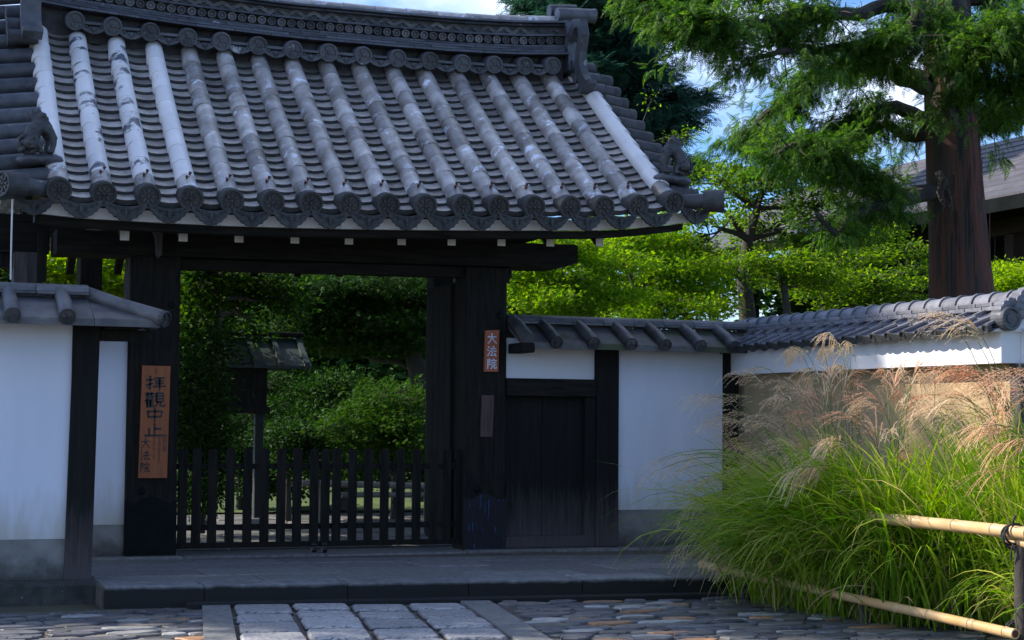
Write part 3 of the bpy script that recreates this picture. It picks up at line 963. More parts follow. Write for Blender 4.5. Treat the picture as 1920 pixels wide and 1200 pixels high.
# ---- eave boards, rafters, barge boards
x = 1.19
k = 0
while x < 6.6:
    ln = random.choice((0.33, 0.40, 0.62, 0.45))
    x2 = min(x + ln, 6.62)
    q = MB()
    za, zb = lerp_tab(E_TAB, x) - 0.19, lerp_tab(E_TAB, x2) - 0.19
    g_ = 0.0015
    q.add([(x + g_, -1.03, za), (x2 - g_, -1.03, zb), (x2 - g_, -0.98, zb), (x + g_, -0.98, za), (x + g_, -1.03, za + 0.085), (x2 - g_, -1.03, zb + 0.085), (x2 - g_, -0.98, zb + 0.085), (x + g_, -0.98, za + 0.085)],
          [(3, 2, 1, 0), (4, 5, 6, 7), (0, 1, 5, 4), (1, 2, 6, 5), (2, 3, 7, 6), (3, 0, 4, 7)])
    q.build('eave_board', M['whitewood'], gate)
    x = x2
eb = MB()
for i in range(21):
    x = 1.25 + (6.55 - 1.25) * i / 20
    z = lerp_tab(E_TAB, x) - 0.192
    eb.v += [(x, -0.99, z - 0.055), (x, -0.86, z - 0.055), (x, -0.86, z), (x, -0.99, z)]
for i in range(20):
    a = i * 4
    eb.f += [(a, a + 4, a + 5, a + 1), (a + 1, a + 5, a + 6, a + 2), (a + 2, a + 6, a + 7, a + 3), (a + 3, a + 7, a + 4, a)]
eb.f += [(0, 1, 2, 3), (83, 82, 81, 80)]
eb.build('eave_beam', M['beam'], gate)
RAFX = [1.945, 2.391, 2.827, 3.274, 3.717, 4.158, 4.586, 5.023, 5.46, 5.912]
for x in RAFX:
    z0 = at(0, 0, 1, 0).z * 0 + lerp_tab([(1.945, 2.512), (2.827, 2.536), (3.717, 2.560), (4.586, 2.591), (5.46, 2.622), (5.912, 2.642)], x)
    for yy0, yy1, sgn in ((-0.70, 1.0, 1), (2.76, 1.06, -1)):
        dzr = zt(x, 0.8) - zt(x, -1.1)
        s_ = dzr / 1.9 * sgn
        q = MB()
        hw, hh = 0.034, 0.043
        L_ = yy1 - yy0
        zz1 = z0 + s_ * L_ * 0.86
        q.add([(x - hw, yy0, z0 - hh), (x + hw, yy0, z0 - hh), (x + hw, yy0, z0 + hh), (x - hw, yy0, z0 + hh),
               (x - hw, yy1, zz1 - hh), (x + hw, yy1, zz1 - hh), (x + hw, yy1, zz1 + hh), (x - hw, yy1, zz1 + hh)],
              [(0, 3, 2, 1), (4, 5, 6, 7), (0, 1, 5, 4), (1, 2, 6, 5), (2, 3, 7, 6), (3, 0, 4, 7)])
        rf = q.build('rafter', M['wood'], gate)
        if sgn > 0:
            MB().box(x - hw, x + hw, yy0 - 0.006, yy0 - 0.0005, z0 - hh, z0 + hh).build('rafter_end', M['whitewood'], rf)
for x, top_end in ((1.50, 0), (6.36, 1)):
    q = MB()
    ys = np.linspace(-0.80, 1.03, 12)
    w2 = 0.035
    for y in ys:
        tz = zt(x, y) - 0.14
        dp = 0.24 + 0.05 * max(0, y)
        q.v += [(x - w2, y, tz - dp), (x + w2, y, tz - dp), (x + w2, y, tz), (x - w2, y, tz)]
    for i in range(11):
        a = i * 4
        q.f += [(a, a + 4, a + 5, a + 1), (a + 1, a + 5, a + 6, a + 2), (a + 2, a + 6, a + 7, a + 3), (a + 3, a + 7, a + 4, a)]
    q.f += [(0, 1, 2, 3), (47, 46, 45, 44)]
    bbo = q.build('barge_board', M['wood'], gate)
    z = zt(x, -0.80) - 0.14
    MB().box(x - w2 - 0.002, x + w2 + 0.002, -0.815, -0.802, z - 0.24, z).build('barge_end', M['whitewood'], bbo)
    q = MB()
    for y in ys:
        tz = zt(x, y) - 0.14
        q.v += [(x - w2, YR - y, tz - 0.24), (x + w2, YR - y, tz - 0.24), (x + w2, YR - y, tz), (x - w2, YR - y, tz)]
    for i in range(11):
        a = i * 4
        q.f += [(a, a + 4, a + 5, a + 1), (a + 1, a + 5, a + 6, a + 2), (a + 2, a + 6, a + 7, a + 3), (a + 3, a + 7, a + 4, a)]
    q.f += [(0, 1, 2, 3), (47, 46, 45, 44)]
    q.build('barge_board', M['wood'], gate)

# ---- posts and beams


def tilt_beam(x0, x1, zb0, zt0, zb1, zt1, y0, y1, name, m, nose=0.0):
    o_ = [(x0, zb0), (x1 - nose, zb1), (x1, zb1 + nose * 0.35), (x1, zt1 - nose * 0.1), (x1 - nose * 0.1, zt1), (x0, zt0)]
    return MB().prism(o_, y0, y1).build(name, m, gate)


def post(x0, x1, y0, y1, z0, z1, name, m, c=0.012):
    return MB().box(x0, x1, y0, y1, z0, z1, c).build(name, m, gate)


postL = post(2.10, 2.505, 0.0, 0.30, 0.0, 2.45, 'main_post', M['wood'])
postR = post(4.965, 5.348, 0.0, 0.30, 0.0, 2.45, 'main_post', M['wood'])
tilt_beam(1.512, 5.988, 2.412, 2.60, 2.463, 2.676, -0.06, 0.36, 'crown_beam', M['beam'], 0.16)
tilt_beam(2.506, 4.964, 2.335, 2.411, 2.36, 2.45, 0.05, 0.25, 'lintel', M['beam'])
tilt_beam(1.49, 5.55, 2.62, 2.78, 2.68, 2.85, -0.52, -0.38, 'eave_purlin', M['beam'], 0.05)
tilt_beam(1.49, 6.3, 2.75, 2.95, 2.80, 3.0, 2.0, 2.18, 'rear_purlin', M['beam'])
tilt_beam(1.49, 6.33, 3.90, 4.1, 3.95, 4.15, 0.93, 1.13, 'ridge_purlin', M['beam'])
for x in (2.04, 5.43):
    MB().box(x - 0.09, x + 0.09, -0.5, 2.3, 2.68, 2.80).build('tie_beam', M['wood'], gate)
    MB().box(x - 0.08, x + 0.08, 0.9, 1.1, 2.80, 3.92).build('king_post', M['wood'], gate)
    MB().box(x - 0.10, x + 0.10, 1.95, 2.2, 0.0, 2.75, 0.01).build('rear_post', M['wood'], gate)
    MB().box(x - 0.05, x + 0.05, 0.3, 1.95, 1.55, 1.70).build('side_rail', M['wood'], gate)
MB().box(5.345, 5.395, 0.02, 0.28, 2.36, 2.455).box(5.345, 5.375, 0.02, 0.28, 2.32, 2.36).build('beam_block', M['wood'], gate)
br = MB()
br.prism([(2.25, 2.78), (2.33, 2.78), (2.33, 2.60), (2.325, 2.42), (2.30, 2.40), (2.285, 2.43), (2.275, 2.56), (2.25, 2.62)], -0.14, -0.065)
br.build('bracket_arm', M['weathered'], gate)
MB().box(2.235, 2.265, -0.20, -0.14, 2.64, 2.745).build('bracket_end', M['whitewood'], gate)
for x0, x1, pst, m_ in ((2.10, 2.505, postL, 'shoe'), (4.965, 5.348, postR, 'shoe_blue')):
    w_ = x1 - x0
    outl = [(x0 - 0.004, 0.006), (x1 + 0.004, 0.006), (x1 + 0.004, 0.46)] + [(x1 - w_ * t_, 0.46 + d_) for t_, d_ in ((0.1, -0.025), (0.2, -0.02), (0.3, 0.0), (0.42, 0.022), (0.5, 0.028), (0.58, 0.022), (0.7, 0.0), (0.8, -0.02), (0.9, -0.025))] + [(x0 - 0.004, 0.46)]
    MB().prism(outl, -0.008, -0.001).build('metal_shoe', M[m_], pst)
    for fx, fz in ((0.3, 0.53), (0.82, 2.03)):
        MB().lathe([(0.03, 0), (0.03, 0.008), (0.024, 0.018), (0.001, 0.022)], 14, Matrix.Translation((x0 + w_ * fx, 0.0, fz)) @ Matrix.Rotation(PI / 2, 4, 'X')).build('nail_cover', M['shoe'], pst)
# a bundle of thin cables down the left post
cb = MB()
for dx in (0.0, 0.018):
    cb.tube([(2.085 - dx, -0.015, 2.40), (2.075 - dx * 1.6, -0.02, 2.2), (2.085 - dx, -0.015, 1.95)], 0.0045, 5)
cb.build('cable', M['weathered'], gate)

# side post at the left gable, its foot bleached
MB().box(1.12, 1.30, 0.42, 0.6, 2.32, 2.72).build('stay_post', M['wood'], gate)
MB().box(1.22, 1.44, 0.30, 0.52, 1.9, 2.44, 0.006).build('stay_stump', M['weathered'], gate)
MB().box(1.05, 1.50, 0.36, 0.48, 2.44, 2.75).build('stay_beam', M['beam'], gate)
MB().box(1.40, 1.47, 0.24, 0.30, 2.20, 2.6).build('hanging_peg', M['wood'], gate)

# doors: two leaves swung in
for hx, ang, nm in ((2.515, 88, 'left'), (4.95, 90, 'right')):
    sgn = 1 if nm == 'left' else -1
    lf = MB()
    w_, hgt = 0.64, 2.26
    mt = Matrix.Translation((hx, 0.30, 0.06)) @ Matrix.Rotation(math.radians(ang) * sgn, 4, 'Z') @ Matrix.Scale(sgn, 4, (1, 0, 0))
    lf.box(0, w_, 0.0, 0.03, 0, hgt, 0, mt)
    dl = lf.build('door_leaf', M['wood'], gate)
    for k in range(4):
        MB().box(k * w_ / 4 + 0.004, (k + 1) * w_ / 4 - 0.004, -0.018, -0.0005, 0.01, hgt - 0.01, 0, mt).build('door_board', M['wood'], dl)
    for z in (0.12, 0.8, 1.5, 2.1):
        MB().box(0.0, w_, 0.0305, 0.07, z, z + 0.1, 0, mt).build('door_batten', M['wood'], dl)
# low drip wire hanging from the left corner
tag(MB().tube([(1.07, -1.2, 2.68), (1.07, -1.2, 2.42), (1.072, -1.2, 2.1)], 0.006, 6).build('drip_wire', M['whitewood']), 'thin pale wire hanging from the left roof corner', 'wire')

# ---- picket gates closing the opening


def picket_gate(label, pxs, x0, x1, cx_):
    t = thing('picket_gate', label, 'low gate', ((x0 + x1) / 2, 0.12, 0), 'picket gates across the gateway')
    for px in pxs:
        xa = at(px, 950, 1, 0.10).x
        w_ = 0.037
        z1 = 0.872 + random.uniform(-0.004, 0.004)
        o_ = [(xa - w_, 0.10), (xa + w_, 0.10), (xa + w_, z1 - 0.012), (xa + w_ * 0.55, z1 - 0.006), (xa + w_ * 0.4, z1), (xa - w_ * 0.4, z1), (xa - w_ * 0.55, z1 - 0.006), (xa - w_, z1 - 0.012)]
        MB().prism(o_, 0.10, 0.122).build('picket', M['wood'], t)
    for z0, z1, yy in ((0.055, 0.10, 0.115), (0.20, 0.245, 0.145), (0.70, 0.745, 0.145)):
        MB().box(x0, x1, yy - 0.02, yy + 0.012, z0, z1).build('rail', M['wood'], t)
    ca = MB().lathe([(0.012, -0.018), (0.034, -0.018), (0.036, 0), (0.034, 0.018), (0.012, 0.018)], 14, Matrix.Translation((cx_, 0.06, 0.039)) @ Matrix.Rotation(PI / 2, 4, 'Y'))
    ca.box(cx_ - 0.024, cx_ + 0.024, 0.05, 0.10, 0.055, 0.085)
    ca.build('caster', M['blackiron'], t)
    return t


picket_gate('left leaf of the low dark picket gate, hinged at the left post', [342, 368, 398, 431, 464, 496, 527, 557, 589], 2.53, 3.715, 3.665)
picket_gate('right leaf of the low dark picket gate, hinged at the right post', [610, 631, 661, 691, 721, 751, 781, 812, 838, 862], 3.725, 4.955, 3.755)

# ---- signs
STROKES = {
    '大': [((1, 3.5), (5, 3.3), (9.2, 3.4)), ((5, .4), (4.8, 3.4), (3.5, 7), (.9, 9.6)), ((5.1, 3.6), (7, 7), (9.6, 9.4))],
    '法': [((1.2, .9), (2.4, 2)), ((.6, 3.5), (1.8, 4.4)), ((.8, 9.2), (1.7, 8), (2.8, 5.8)), ((4, 2.6), (9, 2.4)), ((6.5, .4), (6.5, 5)), ((3.2, 5), (9.7, 4.8)), ((6.2, 5.1), (5, 7), (4, 8.9), (8.6, 8.5)), ((7.6, 6.8), (9.3, 9.5))],
    '院': [((1, 1), (3, .9), (2.2, 3), (3.2, 4.4), (2.2, 6)), ((1, 1), (1, 9.7)), ((6.6, .2), (7, 1.3)), ((4.2, 1.7), (3.9, 3.2)), ((4.2, 1.9), (9.4, 1.8), (8.9, 3)), ((5, 3.9), (8.5, 3.8)), ((4.1, 5.6), (9.5, 5.4)), ((6, 5.6), (5.6, 7.6), (4, 9.5)), ((7.5, 5.6), (7.5, 8.7), (9.4, 8.9), (9.7, 7.5))],
    '拝': [((.5, 2.9), (3.7, 2.4)), ((2.3, .4), (2.3, 8.8), (1.3, 8)), ((.5, 6.2), (3.7, 4.9)), ((4.5, 1.8), (9.2, 1.3)), ((4.9, 3.6), (8.9, 3.3)), ((4.9, 5.2), (8.9, 5)), ((4.1, 7), (9.9, 6.7)), ((6.9, 1.5), (6.9, 9.8))],
    '觀': [((.4, 1.5), (4.8, 1.3)), ((1.6, .5), (1.6, 2.3)), ((3.4, .4), (3.3, 2.2)), ((.9, 2.8), (2.1, 2.7), (2.1, 3.9), (.9, 3.9), (.9, 2.8)), ((2.9, 2.8), (4.3, 2.7), (4.2, 3.9), (2.9, 3.9), (2.9, 2.8)), ((1.5, 4.3), (.3, 6.4)), ((1.2, 5.4), (1.2, 9.8)), ((1.2, 5.5), (4.8, 5.3)), ((1.2, 6.9), (4.4, 6.8)), ((1.2, 8.2), (4.4, 8.1)), ((1.2, 9.6), (5, 9.4)), ((2.9, 5.4), (2.9, 9.4)), ((5.7, 1), (5.7, 6.5)), ((5.7, 1), (8.9, .9), (8.9, 6.5)), ((5.7, 2.8), (8.8, 2.7)), ((5.7, 4.6), (8.8, 4.5)), ((5.7, 6.4), (8.8, 6.3)), ((6.5, 6.4), (6, 8.2), (4.9, 9.7)), ((7.8, 6.4), (7.8, 9), (9.6, 9.3), (9.9, 8))],
    '中': [((1.6, 2.6), (2, 6.6)), ((1.6, 2.6), (8.5, 2.3), (8, 6.3)), ((2, 6.3), (8, 6.1)), ((5, .2), (5, 10))],
    '止': [((5.3, .6), (5.3, 8.9)), ((5.3, 4.4), (8.6, 4.1)), ((2.6, 4), (2.7, 8.9)), ((.5, 9.1), (9.7, 8.8))],
}


def brush(mb_, ch, x, ztop, w_, h_, yf, bw=0.9, th=0.002, mirror=False):
    """one brushed character as slightly raised strokes on the plane y = yf (facing -Y)"""
    for st in STROKES[ch]:
        pts = [Vector((x + p[0] / 10 * w_, ztop - p[1] / 10 * h_)) for p in st]
        n = len(pts)
        ws = []
        for i in range(n):
            ws.append(bw * w_ / 10 * (1.1 if i == 0 else 0.72 if i == n - 1 else 0.8))
        for i in range(n - 1):
            a, b_ = pts[i], pts[i + 1]
            d = (b_ - a)
            if d.length < 1e-6:
                continue
            d.normalize()
            nrm = Vector((-d.y, d.x))
            o_ = [a - nrm * ws[i] / 2 - d * ws[i] * 0.25, b_ - nrm * ws[i + 1] / 2 + d * ws[i + 1] * 0.2, b_ + nrm * ws[i + 1] / 2 + d * ws[i + 1] * 0.1, a + nrm * ws[i] / 2 - d * ws[i] * 0.1]
            mb_.prism([(q.x, q.y) for q in o_], yf - th - i * 0.0003, yf)


def text_mesh(txt, size, x, z, yf, m):
    cu = bpy.data.curves.new('text', 'FONT')
    cu.body = txt
    cu.size = size
    cu.resolution_u = 2
    cu.align_x = 'CENTER'
    cu.space_line = 0.92
    ob = bpy.data.objects.new('text', cu)
    C.objects.link(ob)
    dg = bpy.context.evaluated_depsgraph_get()
    me = bpy.data.meshes.new_from_object(ob.evaluated_get(dg))
    bpy.data.objects.remove(ob)
    mm = Matrix.Translation((x, yf, z)) @ Matrix.Rotation(PI / 2, 4, 'X')
    me.transform(mm)
    me.materials.clear()
    me.materials.append(m)
    return me


sg = thing('wooden_sign', 'tall bare wood sign with black brushed characters on the left gate post', 'sign', (2.31, -0.01, 0.63))
brd = MB().prism([(2.192, 0.635), (2.421, 0.635), (2.431, 1.535), (2.205, 1.535)], -0.032, -0.0095).build('sign_board', M['sign_wood'], sg)
lt = MB()
zt_ = 1.455
for ch, h_, dx in (('拝', 0.125, 0), ('觀', 0.125, -0.004), ('中', 0.115, -0.002), ('止', 0.115, -0.006)):
    brush(lt, ch, 2.232 + dx, zt_, 0.165, h_, -0.0325, 1.05)
    zt_ -= h_ + 0.004
zt_ = 0.955
for ch in '大法院':
    brush(lt, ch, 2.202, zt_, 0.082, 0.085, -0.0325, 1.15)
    zt_ -= 0.097
lt.prism([(2.312, 1.475), (2.320, 1.475), (2.318, 1.515), (2.313, 1.515)], -0.035, -0.0325)
lt.build('lettering', M['ink'], sg)
put(text_mesh('特\n別\n公\n開', 0.038, 2.394, 0.955, -0.0335, M['ink']), 'small_lettering', sg)
put(text_mesh('自\n十\n月\n十\n四\n日\n十\n五\n日', 0.026, 2.352, 0.95, -0.0335, M['ink']), 'small_lettering', sg)
put(text_mesh('至\n十\n月\n二\n十\n一\n日', 0.028, 2.312, 0.95, -0.0335, M['ink']), 'small_lettering', sg)

sg = thing('nameplate', 'small reddish nameplate with pale characters on the right gate post', 'sign', (5.2, -0.01, 1.54))
MB().prism([(5.131, 1.539), (5.259, 1.541), (5.266, 1.903), (5.137, 1.896)], -0.030, -0.002).build('sign_board', M['sign_red'], sg)
lt = MB()
zt_ = 1.875
for ch in '大法院':
    brush(lt, ch, 5.152, zt_, 0.092, 0.096, -0.0305, 1.25)
    zt_ -= 0.110
lt.build('lettering', M['chalk'], sg)
sg = thing('brown_plaque', 'narrow dark brown plaque with faded black writing below the nameplate', 'sign', (5.165, -0.01, 0.98))
MB().prism([(5.103, 0.977), (5.215, 0.977), (5.227, 1.337), (5.113, 1.336)], -0.022, -0.002).build('sign_board', M['plaque'], sg)
lt = MB()
random.seed(5)
for cx_, z0, z1, s_ in ((5.195, 1.05, 1.30, 0.022), (5.165, 1.02, 1.18, 0.018), (5.135, 1.06, 1.14, 0.014)):
    z = z1
    while z > z0:
        for q in range(4):
            a = Vector((cx_ + random.uniform(-1, 1) * s_ * 0.5, z - random.uniform(0, 1) * s_))
            if q % 2:
                lt.box(a.x - s_ * 0.4, a.x + s_ * 0.4, -0.0232, -0.0222, a.y - 0.0012, a.y + 0.0012)
            else:
                lt.box(a.x - 0.0012, a.x + 0.0012, -0.0238, -0.0222, a.y - s_ * 0.4, a.y + s_ * 0.4)
        z -= s_ * 1.3
lt.build('lettering', M['ink'], sg)

# ================================================================== WALLS
random.seed(21)


def wall_cap(t, x0, x1, yc, covers, dz=0.0, eave=0.40, pitch_bounds=None, hip=None, seg=0.30, mossy=False):
    """tiled coping of a plaster wall that runs along X: broad pan tiles, slim cover tiles, ridge slabs and caps"""
    zr, ze = 1.955 + dz, 1.79 + dz
    ed = sorted([x0] + [c for c in covers if x0 < c < x1] + [x1])
    for a, b in zip(ed, ed[1:]):
        if b - a < 0.05:
            continue
        for s_ in (-1, 1):
            q = MB()
            n = 4
            for i in range(n + 1):
                f = i / n
                y = yc + s_ * (0.05 + (eave - 0.05) * f)
                z = zr + (ze - zr) * (f + 0.10 * f * (1 - f))
                q.v += [(a + 0.004, y, z), (b - 0.004, y, z), (b - 0.004, y, z - 0.028), (a + 0.004, y, z - 0.028)]
            for i in range(n):
                k = i * 4
                q.f += [(k, k + 1, k + 5, k + 4), (k + 2, k + 3, k + 7, k + 6), (k + 3, k, k + 4, k + 7), (k + 1, k + 2, k + 6, k + 5)]
            q.f += [(0, 3, 2, 1), (n * 4, n * 4 + 1, n * 4 + 2, n * 4 + 3)]
            # turned-down front lip
            q.box(a + 0.004, b - 0.004, yc + s_ * eave - 0.012, yc + s_ * eave + 0.012, ze - 0.05, ze - 0.0285)
            q.build('pan_tile', M['wall_pan_moss' if mossy else 'wall_pan'], t)
    for c in covers:
        for s_ in (-1, 1):
            if hip and c > hip:
                continue
            pa = Vector((c, yc + s_ * 0.06, zr + 0.02))
            pb = Vector((c, yc + s_ * (eave + 0.03), ze + 0.005))
            q = MB()
            up = Vector((0, 0, 1))
            pm = pa.lerp(pb, 0.5) + Vector((0, 0, 0.012))
            q.tube([pa, pm, pb], [0.048, 0.052, 0.056], 14)
            cv = q.build('cover_tile', M['wall_cover'], t, True)
            put(me_disc_w, 'cover_disc', cv, Matrix.Translation(pb) @ Matrix.Rotation(0 if s_ < 0 else PI, 4, 'Z') @ Matrix.Rotation(math.radians(14), 4, 'X'))
    x = x0
    while x < x1 - 0.02:
        xb = min(x + seg, x1)
        q = MB()
        q.box(x + 0.002, xb - 0.002, yc - 0.115, yc + 0.115, zr + 0.012, zr + 0.032, 0.004)
        q.build('coping_slab', M['wall_cover'], t)
        q = MB()
        n = 8
        for xx in (x + 0.002, xb - 0.002):
            for k in range(n + 1):
                a = PI * k / n
                q.v.append((xx, yc - 0.10 * math.cos(a), zr + 0.036 + 0.058 * math.sin(a)))
        for k in range(n):
            q.f.append((k, k + 1, n + 2 + k, n + 1 + k))
        q.f += [tuple(range(n + 1)), tuple(reversed(range(n + 1, 2 * n + 2))), (0, n + 1, 2 * n + 1, n)]
        q.build('coping_cap', M['wall_cover'], t, True)
        x = xb
    return zr, ze


M['wall_pan'] = mat('wall pan tile', (0.06, 0.06, 0.068), 0.5, (0.14, 0.135, 0.13), 5, bump=0.3, bscale=40, rnd=0.2)
M['wall_pan_moss'] = mat('mossy wall pan tile', (0.055, 0.055, 0.06), 0.6, (0.11, 0.105, 0.10), 5, bump=0.4, bscale=40, rnd=0.25, spots=(3.0, 0.52, (0.045, 0.055, 0.02)))
M['wall_cover'] = mat('wall cover tile', (0.055, 0.055, 0.06), 0.5, (0.13, 0.125, 0.125), 6, bump=0.3, bscale=40, rnd=0.35)
me_disc_w = disc_mesh(0.058, M['tile_dark'], 3, 0.03, 16)

# ---- right of the gate: plaster wall with the wicket door
t = thing('plaster_wall', 'white plaster wall right of the gate with a small black wicket door', 'wall', (6.4, 0.08, 0))
MB().box(5.35, 6.198, 0.04, 0.16, 1.49, 1.84).build('plaster_panel', M['plaster_top'], t)
MB().box(6.412, 7.46, 0.0, 0.16, 0.335, 1.84).build('plaster_panel', M['plaster'], t)
MB().box(6.412, 7.46, -0.004, 0.16, 0.012, 0.334).build('dado', M['dado'], t)
MB().box(6.20, 6.41, -0.03, 0.18, 0.016, 1.80, 0.006).build('wall_post', M['post_low'], t)
MB().box(7.462, 7.62, -0.02, 0.18, 0.0, 1.80, 0.006).build('wall_post', M['wood'], t)
MB().box(5.349, 6.199, -0.02, 0.17, 1.335, 1.488, 0.005).build('door_lintel', M['beam'], t)
MB().box(5.349, 6.199, 0.0, 0.14, 0.016, 0.115, 0.004).build('door_sill', M['post_low'], t)
MB().box(6.10, 6.197, 0.005, 0.13, 0.116, 1.334).build('door_jamb', M['post_low'], t)
for a, b in ((5.352, 5.712), (5.718, 6.098)):
    MB().box(a, b, 0.075, 0.10, 0.116, 1.334).build('door_board', M['post_low'], t)
cov = [at(px, 650, 1, -0.34).x for px in (1043, 1113, 1183, 1247, 1313)] + [at(1372, 640, 1, -0.3).x]
wall_cap(t, 5.36, 7.75, 0.08, cov, 0.0, mossy=True)
MB().tube([(5.40, 0.02, 2.0), (5.40, -0.15, 1.93), (5.40, -0.36, 1.82)], [0.05, 0.055, 0.06], 12).build('verge_tile', M['wall_cover'], t, True)
MB().box(5.35, 5.47, -0.36, -0.02, 1.70, 1.785, 0.01).build('bearer', M['wood'], t)

# ---- left: projecting plaster wall with a hipped coping
t = thing('plaster_wall', 'white plaster wall at the left edge, standing forward on a dark stone plinth', 'wall', (0.5, -1.62, 0))
MB().box(-3.0, 1.455, -1.70, -1.54, 0.277, 1.84).build('plaster_panel', M['plaster'], t)
MB().box(-3.0, 1.455, -1.704, -1.54, 0.0, 0.276).build('dado', M['dado'], t)
MB().prism([(1.432, 0.0), (1.618, 0.0), (1.640, 1.82), (1.462, 1.82)], -1.735, -1.53).build('wall_post', M['post_low'], t)
wall_cap(t, -3.0, 1.56, -1.62, [1.375 - 0.358 * k for k in range(12)], 0.0, 0.43, hip=1.6, seg=0.42)
hp = MB()
zr, ze = 1.955, 1.79
ax_, bx_ = 1.56, 2.0
for s_ in (-1, 1):
    hp.add([(ax_, -1.62, zr), (ax_, -1.62 + s_ * 0.43, ze), (bx_, -1.62 + s_ * 0.43, ze), (ax_, -1.62, zr - 0.03), (ax_, -1.62 + s_ * 0.43, ze - 0.05), (bx_, -1.62 + s_ * 0.43, ze - 0.05)],
           [(0, 1, 2), (5, 4, 3), (1, 4, 5, 2), (0, 3, 4, 1), (0, 2, 5, 3)])
hp.add([(ax_, -1.62, zr - 0.002), (bx_, -2.05, ze - 0.002), (bx_, -1.19, ze - 0.002), (ax_, -1.62, zr - 0.03), (bx_, -2.05, ze - 0.05), (bx_, -1.19, ze - 0.05)], [(0, 1, 2), (5, 4, 3), (1, 4, 5, 2)])
hp.build('hip_tile', M['wall_pan'], t)
for s_ in (-1, 1):
    q = MB()
    a, b = Vector((1.55, -1.62, zr + 0.035)), Vector((2.03, -1.62 + s_ * 0.45, ze + 0.01))
    q.tube([a, a.lerp(b, 0.45) + Vector((0, 0, -0.008)), b], [0.052, 0.054, 0.058], 12)
    hb = q.build('hip_barrel', M['wall_cover'], t, True)
    put(me_disc_w, 'hip_disc', hb, Matrix.Translation(b) @ (a - b).normalized().to_track_quat('Y', 'Z').to_matrix().to_4x4())
MB().box(1.64, 2.0, -1.70, -1.5, 1.66, 1.735, 0.006).build('bearer', M['wood'], t)
MB().box(1.66, 1.9, -1.9, -1.3, 1.735, 1.76).build('bearer', M['wood'], t)

pl = thing('stone_plinth', 'low dark mossy stone plinth under the left wall', 'plinth', (0.5, -1.8, -0.3))
x = -3.0
while x < 1.62:
    x2 = min(x + random.uniform(0.7, 1.3), 1.645)
    if 1.645 - x2 < 0.35:
        x2 = 1.645
    stone([(x, -1.93 - random.uniform(0, 0.03)), (x2 - 0.004, -1.95), (x2 - 0.004, -1.3), (x, -1.3)], -0.36, -0.001, 0.02, 'plinth_stone', M['plinth'], pl)
    x = x2
tag(MB().add([(-3, -2.9, -0.30), (1.2, -2.75, -0.2), (1.64, -2.3, -0.16), (1.64, -1.6, -0.16), (-3, -1.6, -0.3)], [(0, 1, 2, 3, 4)]).build('gutter_ground', M['mortar']), kind='structure')

t = thing('plaster_wall', 'narrow recessed white plaster wall between the left wall and the gate post', 'wall', (1.2, 0.1, 0))
MB().box(-0.5, 2.098, 0.05, 0.2, 0.262, 1.84).build('plaster_panel', M['plaster'], t)
MB().box(-0.5, 2.098, 0.046, 0.2, 0.012, 0.2615).build('dado', M['dado'], t)
wall_cap(t, -0.5, 2.09, 0.13, [1.95 - 0.36 * k for k in range(6)])

# ---- boundary wall that comes towards the viewer on the right
t = thing('boundary_wall', 'ochre clay wall with a white band and wavy tiled coping behind the pampas grass', 'wall', (7.8, -2, 0))
YA, YB = 0.18, -4.0
MB().box(7.68, 8.0, YB, YA, GZ, 1.553).build('clay_panel', M['ochre'], t)
MB().box(7.535, 8.1, YB + 0.02, YA, 1.555, 1.80).build('white_band', M['plaster_top'], t)
MB().box(7.64, 7.79, YB - 0.05, YB + 0.07, GZ, 1.553, 0.006).build('corner_post', M['weathered'], t)
MB().box(7.79, 9.4, YB - 0.02, YB + 0.3, GZ, 1.553).build('clay_panel', M['ochre'], t)
MB().box(7.70, 9.4, YB - 0.06, YB + 0.019, 1.555, 1.80).build('white_band', M['plaster_top'], t)
MB().box(7.66, 9.4, YB - 0.04, YA, GZ - 0.02, GZ + 0.12).build('base_stone', M['granite'], t)
slope = math.radians(24)
sg_ = MB()
n = 10
prof = []
for k in range(n + 1):
    u = k / n
    prof.append((-0.112 + 0.224 * u, 0.024 * math.cos(2 * PI * (u * 0.95 + 0.1)) + (0.012 if u > 0.75 else 0)))
L_ = 0.27
for y in (0, L_):
    for dz_ in (0, -0.018):
        for a, b in prof:
            sg_.v.append((a, y, b + dz_))
w_ = n + 1
for k in range(n):
    sg_.f += [(k, k + 1, 2 * w_ + k + 1, 2 * w_ + k), (w_ + k, 3 * w_ + k, 3 * w_ + k + 1, w_ + k + 1), (k, w_ + k, w_ + k + 1, k + 1)]
sg_.f += [(0, 2 * w_, 3 * w_, w_), (n, w_ + n, 3 * w_ + n, 2 * w_ + n)]
M['wave_tile'] = mat('grey wave tile', (0.105, 0.105, 0.125), 0.45, (0.20, 0.20, 0.225), 6, bump=0.2, bscale=40, rnd=0.22)
me_s = sg_.mesh('wave_tile', M['wave_tile'], True)
dr = MB()
dr.prism([(-0.105, 0.02), (-0.09, -0.03), (-0.05, -0.05), (-0.02, -0.058), (0.02, -0.05), (0.05, -0.028), (0.06, 0.0)], -0.006, 0.008)
dr.lathe([(0.034, -0.03), (0.036, 0.0), (0.034, 0.012), (0.026, 0.012), (0.024, 0.002), (0.001, 0.003)], 14, Matrix.Translation((0.082, 0, -0.004)) @ Matrix.Rotation(PI / 2, 4, 'X'))
me_drip = dr.mesh('drip_tile', M['tile_dark'])
PW = 0.203
n_t = 20
